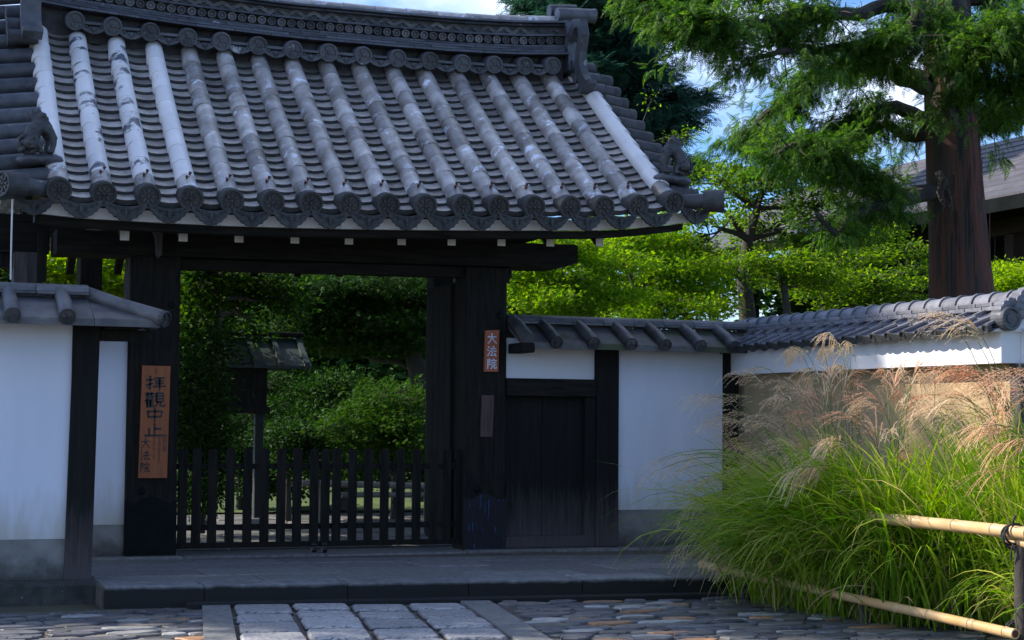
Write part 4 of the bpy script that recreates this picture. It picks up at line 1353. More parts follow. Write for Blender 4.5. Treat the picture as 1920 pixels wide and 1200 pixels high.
for s_ in (-1, 1):
    for i in range(n_t):
        y = YB + 0.12 + i * PW
        for c_ in range(2):
            xe, ze_ = 7.42, 1.795
            d = 0.215 * c_
            px_, pz_ = xe + d * math.cos(slope), ze_ + d * math.sin(slope) + 0.006 * c_
            ax = Vector((math.cos(slope), 0, math.sin(slope)))
            ex = Vector((0, -1, 0))
            nn = ex.cross(ax)
            if s_ > 0:
                px_ = 2 * 7.82 - px_
                ax = Vector((-math.cos(slope), 0, math.sin(slope)))
                ex = Vector((0, 1, 0))
                nn = ex.cross(ax)
            mtx = Matrix(((ex.x, ax.x, nn.x, px_), (ex.y, ax.y, nn.y, y), (ex.z, ax.z, nn.z, pz_), (0, 0, 0, 1))) @ Matrix.Rotation(-0.05, 4, 'X') @ Matrix.Rotation(random.uniform(-0.012, 0.012), 4, 'Y')
            put(me_s, 'wave_tile', t, mtx)
            if c_ == 0 and s_ < 0:
                put(me_drip, 'drip_tile', t, mtx)
sl = MB().add([(7.46, YB, 1.775), (7.82, YB, 1.95), (8.18, YB, 1.775), (7.46, YA, 1.775), (7.82, YA, 1.95), (8.18, YA, 1.775)], [(0, 1, 4, 3), (1, 2, 5, 4), (0, 2, 1), (3, 4, 5), (0, 3, 5, 2)])
sl.build('coping_core', M['plaster_top'], t)
for r_i, (zb, hw) in enumerate(((1.945, 0.125), (1.978, 0.105))):
    y = YB + 0.06 - (0.1 if r_i else 0)
    while y < YA:
        MB().box(7.82 - hw, 7.82 + hw, max(y, YB), min(y + PW, YA) - 0.003, zb, zb + 0.03, 0.004).build('ridge_slab', M['wave_tile'], t)
        MB().box(7.82 - hw - 0.008, 7.82 + hw + 0.008, y - 0.012, y + 0.014, zb - 0.004, zb + 0.028, 0.003).build('ridge_clip', M['wave_tile'], t)
        y += PW
me_rc = barrel(0.085, 0.08, PW + 0.02, 12, -95, 95, 0.015)
me_rc.add(*[(lambda q: (q.v, q.f))(barrel(0.095, 0.094, 0.026, 12, -95, 95, 0.02))][0])
me_rc = me_rc.mesh('ridge_cap', M['wave_tile'], True)
y = YB + 0.02
while y < YA - 0.05:
    put(me_rc, 'ridge_cap', t, Matrix.Translation((7.82, y, 2.0)))
    y += PW
# swirling end tile
orn = MB()
R2 = Matrix.Rotation(PI / 2, 4, 'X')
orn.lathe([(0.088, -0.12), (0.088, 0.0), (0.08, 0.012), (0.066, 0.012), (0.060, -0.004), (0.036, -0.004), (0.034, 0.004), (0.02, 0.004), (0.001, 0.006)], 22, Matrix.Translation((7.56, YB - 0.06, 1.865)) @ R2)
eo = orn.build('end_disc', M['ridge'], t)
sw = MB()
for k in range(9):
    a = math.radians(205 - k * 25)
    cx_, cz_ = 7.76 + 0.125 * math.cos(a), 1.945 + 0.115 * math.sin(a)
    sw.lathe([(0.036, -0.10), (0.042, 0.0), (0.038, 0.012), (0.012, 0.02), (0.001, 0.022)], 12, Matrix.Translation((cx_, YB - 0.05, cz_)) @ Matrix.Rotation(math.radians(25), 4, 'Y') @ R2)
sw.lathe([(0.062, -0.1), (0.066, 0.0), (0.060, 0.014), (0.046, 0.014), (0.042, 0.004), (0.022, 0.006), (0.020, 0.02), (0.001, 0.026)], 20, Matrix.Translation((7.77, YB - 0.06, 1.93)) @ R2)
for k in range(5):
    a = math.radians(190 - k * 28)
    sw.lathe([(0.028, -0.10), (0.034, 0.0), (0.03, 0.01), (0.001, 0.016)], 12, Matrix.Translation((7.60 + 0.095 * math.cos(a), YB - 0.04, 1.90 + 0.085 * math.sin(a))) @ R2)
sw.build('swirl_end_tile', M['wave_tile'], t)

# ================================================================== LION ORNAMENTS


def blob_mesh(ells, name, m, voxel=0.007, rough=0.006):
    b = bmesh.new()
    for c_, r_ in ells:
        s_ = bmesh.ops.create_icosphere(b, subdivisions=3, radius=1.0)['verts']
        for q in s_:
            q.co = Vector((q.co.x * r_[0] + c_[0], q.co.y * r_[1] + c_[1], q.co.z * r_[2] + c_[2]))
    me = bpy.data.meshes.new(name)
    b.to_mesh(me)
    b.free()
    o = bpy.data.objects.new(name, me)
    C.objects.link(o)
    md = o.modifiers.new('r', 'REMESH')
    md.mode = 'VOXEL'
    md.voxel_size = voxel
    sm = o.modifiers.new('s', 'SMOOTH')
    sm.iterations = 2
    dg = bpy.context.evaluated_depsgraph_get()
    me2 = bpy.data.meshes.new_from_object(o.evaluated_get(dg))
    bpy.data.objects.remove(o)
    co = [Vector(v.co) for v in me2.vertices]
    for v, p in zip(me2.vertices, co):
        k = noise.noise(p * 55) * 0.6 + noise.noise(p * 120) * 0.4
        v.co = p + v.normal * rough * k
    me2.materials.clear()
    me2.materials.append(m)
    me2.shade_smooth()
    return me2


def curl(cx_, cy_, cz_, r_, n, spread, seed):
    rr = random.Random(seed)
    return [((cx_ + rr.uniform(-1, 1) * spread, cy_ + rr.uniform(-1, 1) * spread, cz_ + rr.uniform(-1, 1) * spread * 0.8), (r_, r_, r_)) for _ in range(n)]


def chain(pts, rads, sub=5):
    o_ = []
    for (a, b), (ra, rb_) in zip(zip(pts, pts[1:]), zip(rads, rads[1:])):
        for i in range(sub):
            f = i / sub
            r_ = ra + (rb_ - ra) * f
            o_.append((tuple(a[k] + (b[k] - a[k]) * f for k in range(3)), (r_, r_, r_)))
    return o_


lion_body = chain([(0.075, -0.02, 0.12), (0.05, -0.005, 0.18), (0.015, 0.0, 0.225), (-0.03, 0.0, 0.235), (-0.055, 0, 0.21)], [0.058, 0.062, 0.058, 0.052, 0.045])
lion_head = [((0.085, -0.05, 0.085), (0.058, 0.055, 0.055)), ((0.070, -0.098, 0.075), (0.030, 0.026, 0.024)), ((0.072, -0.10, 0.052), (0.026, 0.020, 0.012)), ((0.052, -0.095, 0.108), (0.014, 0.014, 0.012)), ((0.092, -0.095, 0.108), (0.014, 0.014, 0.012)), ((0.072, -0.095, 0.125), (0.03, 0.012, 0.012))]
rl = random.Random(3)
for k in range(46):                                          # curled mane all round the back of the head
    a, b_ = rl.uniform(0, 2 * PI), rl.uniform(-0.2, 1.0)
    lion_head.append(((0.095 + 0.070 * math.cos(a), -0.045 + 0.05 * b_, 0.082 + 0.068 * math.sin(a)), (0.019, 0.019, 0.019)))
lion_legs = chain([(-0.05, -0.035, 0.20), (-0.088, -0.05, 0.14), (-0.085, -0.055, 0.085), (-0.075, -0.06, 0.04)], [0.040, 0.031, 0.023, 0.020]) + [((-0.058, -0.075, 0.03), (0.034, 0.026, 0.016))]
lion_legs += chain([(-0.045, 0.035, 0.20), (-0.08, 0.05, 0.14), (-0.07, 0.055, 0.085), (-0.065, 0.055, 0.04)], [0.036, 0.028, 0.021, 0.020])
lion_legs += chain([(0.055, -0.05, 0.11), (0.025, -0.07, 0.07), (0.015, -0.08, 0.03)], [0.028, 0.021, 0.018]) + [((0.012, -0.092, 0.022), (0.026, 0.028, 0.014))]
lion_legs += chain([(0.08, 0.03, 0.10), (0.07, 0.05, 0.06), (0.085, 0.05, 0.02)], [0.028, 0.022, 0.02])
lion_tail = [((-0.012, -0.01, 0.300), (0.036, 0.03, 0.034)), ((-0.04, -0.012, 0.285), (0.022, 0.022, 0.02)), ((-0.018, -0.034, 0.310), (0.02, 0.012, 0.018))]
lion_tail += chain([(-0.03, 0, 0.24), (-0.02, 0, 0.27), (-0.01, 0, 0.30)], [0.026, 0.026, 0.03])
for k, pts_ in enumerate(([(0.01, 0, 0.285), (0.05, 0.0, 0.272), (0.082, 0.0, 0.298), (0.112, 0.0, 0.335)], [(0.0, 0.01, 0.30), (0.035, 0.012, 0.302), (0.055, 0.012, 0.325), (0.066, 0.012, 0.36)], [(-0.01, 0.01, 0.315), (0.012, 0.015, 0.335), (0.018, 0.015, 0.355)])):
    lion_tail += chain(pts_, [0.026, 0.023, 0.016, 0.003][:len(pts_) - 1] + [0.003], 6)
me_lion = blob_mesh(lion_body + lion_head + lion_legs + lion_tail, 'lion', M['tile_dark'], 0.0048, 0.005)
me_seat = blob_mesh([((-0.06, -0.02, 0.0), (0.115, 0.075, 0.045)), ((0.03, -0.01, -0.01), (0.12, 0.08, 0.04)), ((0.08, 0.02, -0.02), (0.09, 0.09, 0.045))], 'tile_seat', M['ridge'], 0.01, 0.002)
for x, sx_, lab in ((1.28, -1, 'dark ceramic lion crouching head down on the left eave corner'), (6.50, 1, 'dark ceramic lion crouching head down on the right eave corner')):
    y = -0.90
    z = zt(COLX[0] if sx_ < 0 else COLX[-1], y) + 0.09
    t = thing('lion_ornament', lab, 'roof ornament', (x, y, z), 'lion ornaments on the roof corners')
    mtx = Matrix.Translation((x, y, z)) @ Matrix.Rotation(math.radians(-12 * sx_), 4, 'Z') @ Matrix.Scale(sx_, 4, (1, 0, 0))
    put(me_seat, 'tile_seat', t, mtx)
    put(me_lion, 'lion', t, mtx @ Matrix.Translation((0, 0, 0.02)) @ Matrix.Scale(0.98, 4))

# ================================================================== BAMBOO RAILING
t = thing('bamboo_railing', 'low railing of two bamboo poles tied to dark posts in front of the pampas grass', 'railing', (6.0, -4.6, GZ))


def bamboo(a, b, r_, m, parent, name='bamboo_pole', pitch=0.36, bow=0.0):
    a, b = Vector(a), Vector(b)
    L = (b - a).length
    ts, rs = [0.0], [r_]
    d = random.uniform(0.1, 0.3)
    while d < L - 0.05:
        for o_, k in ((-0.015, 1.0), (-0.004, 1.11), (0.0, 0.90), (0.004, 1.10), (0.018, 0.99)):
            ts.append((d + o_) / L)
            rs.append(r_ * k)
        d += pitch * random.uniform(0.85, 1.15)
    ts.append(1.0)
    rs.append(r_)
    pts = [a.lerp(b, f) + Vector((0, 0, -bow * math.sin(PI * f) + 0.004 * noise.noise(Vector((f * 4, r_ * 90, 0))))) for f in ts]
    o = MB().tube(pts, rs, 12).build(name, m, parent, True)
    q = MB().lathe([(r_ * 0.72, 0.0), (r_ * 0.68, -0.012), (0.001, -0.014)], 12, Matrix.Translation(b + (b - a).normalized() * 0.001) @ (b - a).normalized().to_track_quat('Z', 'Y').to_matrix().to_4x4())
    q.build('cut_end', M['iron'], o)
    return o


bamboo((5.97, -2.55, 0.545), (6.02, -6.22, 0.535), 0.036, M['bamboo'], t)
bamboo((6.05, -8.2, 0.46), (6.05, -6.02, 0.478), 0.032, M['bamboo'], t)
bamboo((5.90, -2.6, 0.075), (5.96, -6.18, -0.01), 0.029, M['bamboo'], t)
for y, hgt, m_ in ((-6.13, 0.46, 'weathered'), (-4.55, 0.50, 'weathered'), (-3.0, 0.50, 'weathered')):
    MB().tube([(6.05, y, GZ - 0.1), (6.045, y, 0.2), (6.045, y, hgt)], [0.046, 0.044, 0.042], 10).build('railing_post', M['bark'] if y < -6 else M[m_], t, True)
for y, z, r_ in ((-6.12, 0.525, 0.05), (-6.10, 0.50, 0.052), (-6.06, 0.515, 0.047), (-6.12, 0.0, 0.036), (-6.10, 0.005, 0.037), (-4.55, 0.53, 0.046), (-4.55, 0.03, 0.036)):
    pts = [(6.015 + (r_ + 0.006) * math.cos(a) * 1.15, y + 0.016 * math.sin(a * 0.5 + y * 40), z + (r_ + 0.006) * math.sin(a)) for a in np.linspace(0, 2 * PI, 17)]
    MB().tube(pts, 0.0075, 6).build('rope_tie', M['rope'], t)
for y in (-6.13,):
    MB().tube([(5.985, y, 0.57), (5.975, y - 0.02, 0.60), (5.985, y - 0.03, 0.63)], 0.006, 5).tube([(5.99, y, 0.48), (5.975, y, 0.43), (5.985, y + 0.015, 0.38)], 0.006, 5).build('rope_end', M['rope'], t)

# low bamboo barrier inside the garden
t = thing('bamboo_barrier', 'low barrier of pale bamboo poles in the garden behind the picket gate', 'barrier', (5.4, 3.3, 0))
for px0, py0, px1, py1, r_ in ((566, 906, 830, 912, 0.035), (640, 928, 840, 928, 0.03)):
    a, b = at(px0, py0, 1, 3.3), at(px1, py1, 1, 3.3)
    bamboo(b, a, r_, M['bamboo_grey'], t)
for px in (600, 690, 800):
    p = at(px, 920, 1, 3.38)
    MB().tube([(p.x, 3.38, 0), (p.x, 3.38, p.z + 0.06)], 0.03, 8).build('barrier_post', M['bamboo_grey'], t, True)

# ================================================================== ROOFED NOTICE BOARD
t = thing('notice_board', 'small roofed wooden notice board on posts inside the garden', 'notice board', (4.05, 4.0, 0))
YN = 4.0
a, b = at(405, 632, 1, YN), at(548, 640, 1, YN)
e0, e1 = at(398, 684, 1, YN - 0.45), at(566, 686, 1, YN - 0.45)
xr0, xr1, zrn, zen = a.x, b.x + 0.1, a.z, e1.z
for s_ in (-1, 1):
    q = MB()
    q.add([(xr0 - 0.1, YN, zrn), (xr1, YN, zrn), (xr1, YN + s_ * 0.45, zen), (xr0 - 0.1, YN + s_ * 0.45, zen), (xr0 - 0.1, YN, zrn - 0.03), (xr1, YN, zrn - 0.03), (xr1, YN + s_ * 0.45, zen - 0.03), (xr0 - 0.1, YN + s_ * 0.45, zen - 0.03)],
          [(0, 1, 2, 3), (7, 6, 5, 4), (3, 2, 6, 7), (0, 3, 7, 4), (1, 5, 6, 2)])
    rfn = q.build('board_roof', M['copper'], t)
    for k in range(6):
        x = xr1 - 0.05 - k * 0.27
        if x < xr0 - 0.1:
            break
        MB().add([(x - 0.025, YN - 0.0, zrn + 0.035), (x + 0.025, YN - 0.0, zrn + 0.035), (x + 0.025, YN + s_ * 0.47, zen + 0.035), (x - 0.025, YN + s_ * 0.47, zen + 0.035), (x - 0.025, YN - 0.0, zrn + 0.001), (x + 0.025, YN - 0.0, zrn + 0.001), (x + 0.025, YN + s_ * 0.47, zen - 0.03), (x - 0.025, YN + s_ * 0.47, zen - 0.03)],
                 [(0, 1, 2, 3), (7, 6, 5, 4), (3, 2, 6, 7), (0, 3, 7, 4), (1, 5, 6, 2), (0, 4, 5, 1)]).build('roof_batten', M['copper'], rfn)
MB().box(xr0 - 0.12, xr1 + 0.02, YN - 0.06, YN + 0.06, zrn + 0.02, zrn + 0.07, 0.01).build('ridge_board', M['wood'], t)
px_l, px_r = at(395, 800, 1, YN).x, at(497, 800, 1, YN).x
MB().box(px_l - 0.3, px_r, YN - 0.06, YN + 0.06, at(450, 765, 1, YN).z, zen + 0.05).build('board_panel', M['wood'], t)
MB().box(px_l - 0.35, px_r + 0.03, YN - 0.09, YN + 0.09, at(450, 775, 1, YN).z, at(450, 762, 1, YN).z, 0.008).build('board_ledge', M['wood'], t)
for px in (484, 380):
    x = at(px, 850, 1, YN).x
    MB().box(x - 0.045, x + 0.045, YN - 0.045, YN + 0.045, 0.0, at(450, 770, 1, YN).z, 0.006).build('board_post', M['hall_edge'] if px > 400 else M['wood'], t)
    MB().box(x - 0.09, x + 0.09, YN - 0.09, YN + 0.09, -0.05, 0.07, 0.01).build('post_base', M['granite'], t)

# ================================================================== HALL BEHIND THE CEDAR
t = thing('temple_hall', 'temple hall with a grey slated roof and deep dark eaves beyond the cedar', 'building', (22, 12, 0))
XE = 18.0
p0, p1 = at(1560, 436, 0, XE), at(1919, 366, 0, XE)
ze_h = (p0.z + p1.z) / 2
yb_h, ya_h = 22.0, 7.5
rs, rise = 0.27, 0.155
for k in range(11):
    x0_, z0_ = XE + k * rs, ze_h + 0.10 + k * rise
    y = ya_h
    while y < yb_h:
        y2 = min(y + 1.9, yb_h)
        MB().add([(x0_, y, z0_), (x0_, y2 - 0.01, z0_), (x0_ + rs + 0.05, y2 - 0.01, z0_ + rise), (x0_ + rs + 0.05, y, z0_ + rise), (x0_, y, z0_ - 0.045), (x0_, y2 - 0.01, z0_ - 0.045), (x0_ + rs + 0.05, y2 - 0.01, z0_ + rise - 0.06), (x0_ + rs + 0.05, y, z0_ + rise - 0.06)],
                 [(0, 3, 2, 1), (4, 5, 6, 7), (0, 1, 5, 4), (1, 2, 6, 5), (2, 3, 7, 6), (3, 0, 4, 7)]).build('roof_course', M['hall_tile'], t)
        y = y2
MB().box(XE - 0.02, XE + 0.10, ya_h, yb_h, ze_h - 0.18, ze_h + 0.055).build('fascia', M['hall_dark'], t)
so = MB().add([(XE + 0.1, ya_h, ze_h - 0.06), (XE + 0.1, yb_h, ze_h - 0.06), (XE + 3.0, yb_h, ze_h + 1.4), (XE + 3.0, ya_h, ze_h + 1.4), (XE + 0.1, ya_h, ze_h - 0.02), (XE + 0.1, yb_h, ze_h - 0.02), (XE + 3.0, yb_h, ze_h + 1.44), (XE + 3.0, ya_h, ze_h + 1.44)],
              [(0, 1, 2, 3), (7, 6, 5, 4), (0, 4, 5, 1), (2, 6, 7, 3), (1, 5, 6, 2), (3, 7, 4, 0)])
so.build('soffit', M['hall_wood'], t)
for k in range(26):
    y = ya_h + 0.3 + k * 0.55
    MB().add([(XE + 0.12, y, ze_h - 0.17), (XE + 0.12, y + 0.1, ze_h - 0.17), (XE + 1.6, y + 0.1, ze_h + 0.5), (XE + 1.6, y, ze_h + 0.5), (XE + 0.12, y, ze_h - 0.062), (XE + 0.12, y + 0.1, ze_h - 0.062), (XE + 1.6, y + 0.1, ze_h + 0.64), (XE + 1.6, y, ze_h + 0.64)],
             [(3, 2, 1, 0), (4, 5, 6, 7), (0, 1, 5, 4), (1, 2, 6, 5), (2, 3, 7, 6), (3, 0, 4, 7)]).build('rafter', M['hall_wood'], t)
MB().box(XE + 1.3, XE + 1.5, ya_h + 0.2, yb_h, ze_h - 0.35, ze_h - 0.08).build('eave_purlin', M['hall_wood'], t)
for k in range(5):
    y = ya_h + 0.6 + k * 3.2
    MB().box(XE + 1.3, XE + 1.55, y, y + 0.25, 0.0, ze_h - 0.36).build('hall_post', M['hall_wood'], t)
MB().box(XE + 3.0, XE + 3.2, ya_h, yb_h, 0.0, ze_h + 1.3).build('hall_wall', M['wood'], t)

# ================================================================== VEGETATION
def unit(a):
    return a / np.maximum(np.linalg.norm(a, axis=-1, keepdims=True), 1e-9)


def scatter(tmpl, faces, pos, d, nrm, size):
    """copies of a small template (local x = leaf axis, z = leaf normal) as one vertex / face array"""
    d = unit(d)
    nrm = unit(nrm - d * (nrm * d).sum(-1, keepdims=True))
    s_ = np.cross(nrm, d)
    R = np.stack([d, s_, nrm], axis=-1)                      # columns
    V = np.einsum('nij,kj->nki', R, tmpl) * size[:, None, None] + pos[:, None, :]
    k = len(tmpl)
    Fq = (faces[None] + (np.arange(len(pos)) * k)[:, None, None]).reshape(-1, faces.shape[1])
    return V.reshape(-1, 3), Fq


OVAL = (np.array([(0, 0, 0), (.45, .26, .06), (1, 0, -.04), (.45, -.26, .06)], float), np.array([(0, 1, 2, 3)]))
SLIM = (np.array([(0, 0, 0), (.45, .13, .03), (1, 0, -.10), (.45, -.13, .03)], float), np.array([(0, 1, 2, 3)]))


def _maple():
    v, f = [], []
    for i, (a, L) in enumerate(((0, 1.0), (0.8, .85), (-0.8, .85), (1.6, .55), (-1.6, .55))):
        ca, sa = math.cos(a), math.sin(a)
        b = len(v)
        for x, y, z in ((0, 0, 0), (.45 * L, .13, .0), (L, 0, -.12), (.45 * L, -.13, 0)):
            v.append((x * ca - y * sa, x * sa + y * ca, z))
        f.append((b, b + 1, b + 2, b + 3))
    return np.array(v, float), np.array(f)


MAPLE = _maple()


def _spray(n=9, droop=0.35, w0=0.42):
    """a flat drooping conifer spray: a rachis of overlapping narrow scales"""
    v, f = [], []
    for i in range(n):
        t = i / (n - 1)
        x, z = t * 0.95, -droop * t * t
        L = w0 * (1 - 0.75 * t) * (0.55 + 0.45 * min(1, t * 4))
        for sg in (-1, 1):
            b = len(v)
            dx, dy = 0.55 * L, sg * L * 0.85
            dz_ = -0.12 * L
            wv = 0.045
            v += [(x, 0, z), (x + dx * .55 - wv, dy * .55, z + dz_ * .3), (x + dx, dy, z + dz_ - 0.10 * L), (x + dx * .55 + wv, dy * .45, z + dz_ * .3)]
            f.append((b, b + 1, b + 2, b + 3))
    b = len(v)
    v += [(0, -.02, 0), (0, .02, 0), (.95, .01, -droop), (.95, -.01, -droop)]
    f.append((b, b + 1, b + 2, b + 3))
    return np.array(v, float), np.array(f)


SPRAY = _spray()
SPRAY2 = _spray(7, 0.2, 0.5)


def ellipsoid_pts(c_, r_, n, shell=0.55):
    u = rng.normal(size=(n, 3))
    u = unit(u)
    rad = rng.random(n) ** (1 / 3.0)
    rad = shell * (0.55 + 0.45 * rad) + (1 - shell) * rad
    return np.array(c_) + u * rad[:, None] * np.array(r_)


def dist_of(p):
    return (Vector(p) - CAM).dot(_f)


def blob(px, py, Y, rx, rz, rd):
    p = at(px, py, 1, Y)
    k = dist_of(p) / F_PX
    return (tuple(p), (rx * k, rd, rz * k))


def wobble(a, b, n=5, amp=0.08, sag=0.0):
    a, b = Vector(a), Vector(b)
    L = (b - a).length
    ph = Vector((random.random() * 50, random.random() * 50, random.random() * 50))
    out_ = []
    for i in range(n + 1):
        f = i / n
        p = a.lerp(b, f)
        e = math.sin(PI * f)
        p += Vector((noise.noise(ph + Vector((f * 2.2, 0, 0))), noise.noise(ph + Vector((0, f * 2.2, 9))), noise.noise(ph + Vector((5, 0, f * 2.2))))) * amp * L * e
        p.z -= sag * L * e
        out_.append(p)
    return out_


def leaves_at(centers, per, spread, tmpl, size, up=0.9, tilt=0.6, outward=None, droop=0.0):
    n = len(centers) * per
    pos = np.repeat(centers, per, axis=0) + rng.normal(size=(n, 3)) * np.array(spread)
    d = rng.normal(size=(n, 3))
    d[:, 2] = d[:, 2] * 0.45 - droop
    if outward is not None:
        d += np.repeat(outward, per, axis=0) * 1.2
    nn = rng.normal(size=(n, 3)) * tilt
    nn[:, 2] += up
    sz = size * (0.65 + 0.7 * rng.random(n))
    return scatter(tmpl[0], tmpl[1], pos, d, nn, sz)


def cull(pts, freq, thr, seed=0.0):
    keep = [noise.noise(Vector(p) * freq + Vector((seed, seed * 1.7, 0))) > thr for p in pts]
    return pts[np.array(keep, bool)]


def tree(name, label, cat, trunk, tr, blobs, leaf, bark, clusters=60, per=60, size=0.06, tmpl=OVAL, spread=(0.16, 0.16, 0.07), group=None, gap=-0.15, freq=1.6, limb_r=0.35, up=0.9, tilt=0.6, twig=True, droop=0.0, smooth_bark=True):
    """trunk polyline + limbs to every blob + twigs to every leaf cluster; foliage in one mesh"""
    t = thing(name, label, cat, trunk[0], group)
    wood = MB()
    wood.tube(trunk, tr, 10)
    tv = [Vector(p) for p in trunk]
    cen_all, out_all = [], []
    tot = sum(b[1][0] * b[1][1] * b[1][2] for b in blobs) ** 1.0
    for bi, (bc, br_) in enumerate(blobs):
        bcv = Vector(bc)
        cands = [(p - bcv).length + max(0, p.z - bcv.z) * 2 for p in tv[1:]]
        j = int(np.argmin(cands)) + 1
        r0_ = tr[min(j, len(tr) - 1)] * limb_r + 0.008
        lp = wobble(tv[j], bcv, 6, 0.16, -0.03)
        wood.tube(lp, [r0_ * (1 - 0.75 * i / 6) for i in range(7)], 7)
        vol = (br_[0] * br_[1] * br_[2])
        n = max(4, int(clusters * (vol / tot) ** 0.75 * (len(blobs) ** -0.25) if len(blobs) > 1 else clusters))
        pts = ellipsoid_pts(bc, br_, n * 2)
        pts = cull(pts, freq, gap, bi * 3.7)[:n]
        if len(pts) == 0:
            continue
        cen_all.append(pts)
        out_all.append(unit(pts - np.array(bc)))
        if twig:
            for p in pts[:: 2 if len(pts) > 60 else 1]:
                k = int(np.argmin([(q - Vector(p)).length for q in lp[2:]])) + 2
                wood.tube(wobble(lp[k], p, 3, 0.2, -0.04), [r0_ * 0.28, r0_ * 0.2, r0_ * 0.13, 0.003], 5, False)
    cen = np.concatenate(cen_all)
    ov = np.concatenate(out_all)
    V, Fq = leaves_at(cen, per, spread, tmpl, size, up, tilt, ov, droop)
    wood.build('trunk', M[bark], t, smooth_bark)
    cr_ = put(np_mesh('foliage', V, Fq, M[leaf]), 'foliage', t)
    tag(cr_, kind='stuff')
    return t


def P(px, py, Y):
    return tuple(at(px, py, 1, Y))


random.seed(4)
# ---- the great cedar: bare red trunk, spreading drooping limbs
YC = 6.0
t = thing('cedar_tree', 'great cedar with red peeling trunk rising behind the boundary wall', 'tree', (14.4, YC, 0))
tk = MB()
axis_px = [(1812, 1000), (1808, 640), (1803, 555), (1797, 450), (1789, 330), (1782, 200), (1776, 60), (1772, -80), (1768, -300)]
wid = [150, 134, 120, 108, 100, 93, 86, 80, 66]
ctr = [Vector(P(x_, y_, YC)) for x_, y_ in axis_px]
ctr[0].z = -0.05
nseg = 90
for i in range(len(ctr) - 1):
    pass
rows_ = []
steps = 60
for i in range(steps + 1):
    f = i / steps * (len(ctr) - 1)
    k = min(int(f), len(ctr) - 2)
    c_ = ctr[k].lerp(ctr[k + 1], f - k)
    r_ = (wid[k] + (wid[k + 1] - wid[k]) * (f - k)) / 2 * dist_of(c_) / F_PX
    rows_.append((c_, r_))
for c_, r_ in rows_:
    for a in range(nseg):
        an = 2 * PI * a / nseg
        k = 1 + 0.05 * noise.noise(Vector((math.cos(an) * 2.5, math.sin(an) * 2.5, c_.z * 0.2))) + 0.05 * abs(noise.noise(Vector((math.cos(an) * 7, math.sin(an) * 7, c_.z * 0.35)))) + 0.04 * abs(noise.noise(Vector((math.cos(an) * 17, math.sin(an) * 17, c_.z * 0.6))))
        tk.v.append((c_.x + r_ * k * math.cos(an), c_.y + r_ * k * math.sin(an), c_.z))
for i in range(steps):
    for a in range(nseg):
        b = i * nseg + a
        b2 = i * nseg + (a + 1) % nseg
        tk.f.append((b, b2, b2 + nseg, b + nseg))
trunk_o = tk.build('trunk', M['bark_red'], t, True)
# bark strips and a knot with hanging shreds
for i in range(26):
    a = math.radians(random.uniform(185, 335))
    z = random.uniform(2.7, 5.2)
    c_, r_ = min(rows_, key=lambda q: abs(q[0].z - z))
    q0 = Vector((c_.x + r_ * math.cos(a) * 1.0, c_.y + r_ * math.sin(a) * 1.0, z))
    L = random.uniform(0.4, 1.1)
    mb_ = MB()
    da = random.uniform(0.02, 0.05)
    for dz_ in (0, L * 0.5, L):
        for s_ in (-1, 1):
            aa = a + s_ * da * (1 - 0.5 * abs(dz_ / L - 0.5))
            rr = r_ * (1.02 if dz_ else 1.035)
            mb_.v.append((c_.x + rr * math.cos(aa), c_.y + rr * math.sin(aa), z + dz_))
    mb_.f = [(0, 1, 3, 2), (2, 3, 5, 4)]
    mb_.build('bark_strip', M['bark_red'] if i % 3 else M['bark'], trunk_o)
kp = Vector(P(1765, 340, YC - 0.55))
kn = blob_mesh(chain([(kp.x, kp.y + .05, kp.z + .1), (kp.x + .02, kp.y + .0, kp.z), (kp.x - .01, kp.y + .02, kp.z - .15), (kp.x + .03, kp.y, kp.z - .32), (kp.x, kp.y + .02, kp.z - .48)], [.05, .055, .045, .03, .01]) + chain([(kp.x + .08, kp.y + .03, kp.z + .02), (kp.x + .12, kp.y, kp.z - .2), (kp.x + .16, kp.y, kp.z - .36), (kp.x + .13, kp.y + .02, kp.z - .52)], [.045, .035, .022, .008]), 'knot', M['bark'], 0.014, 0.03)
put(kn, 'knot', trunk_o)
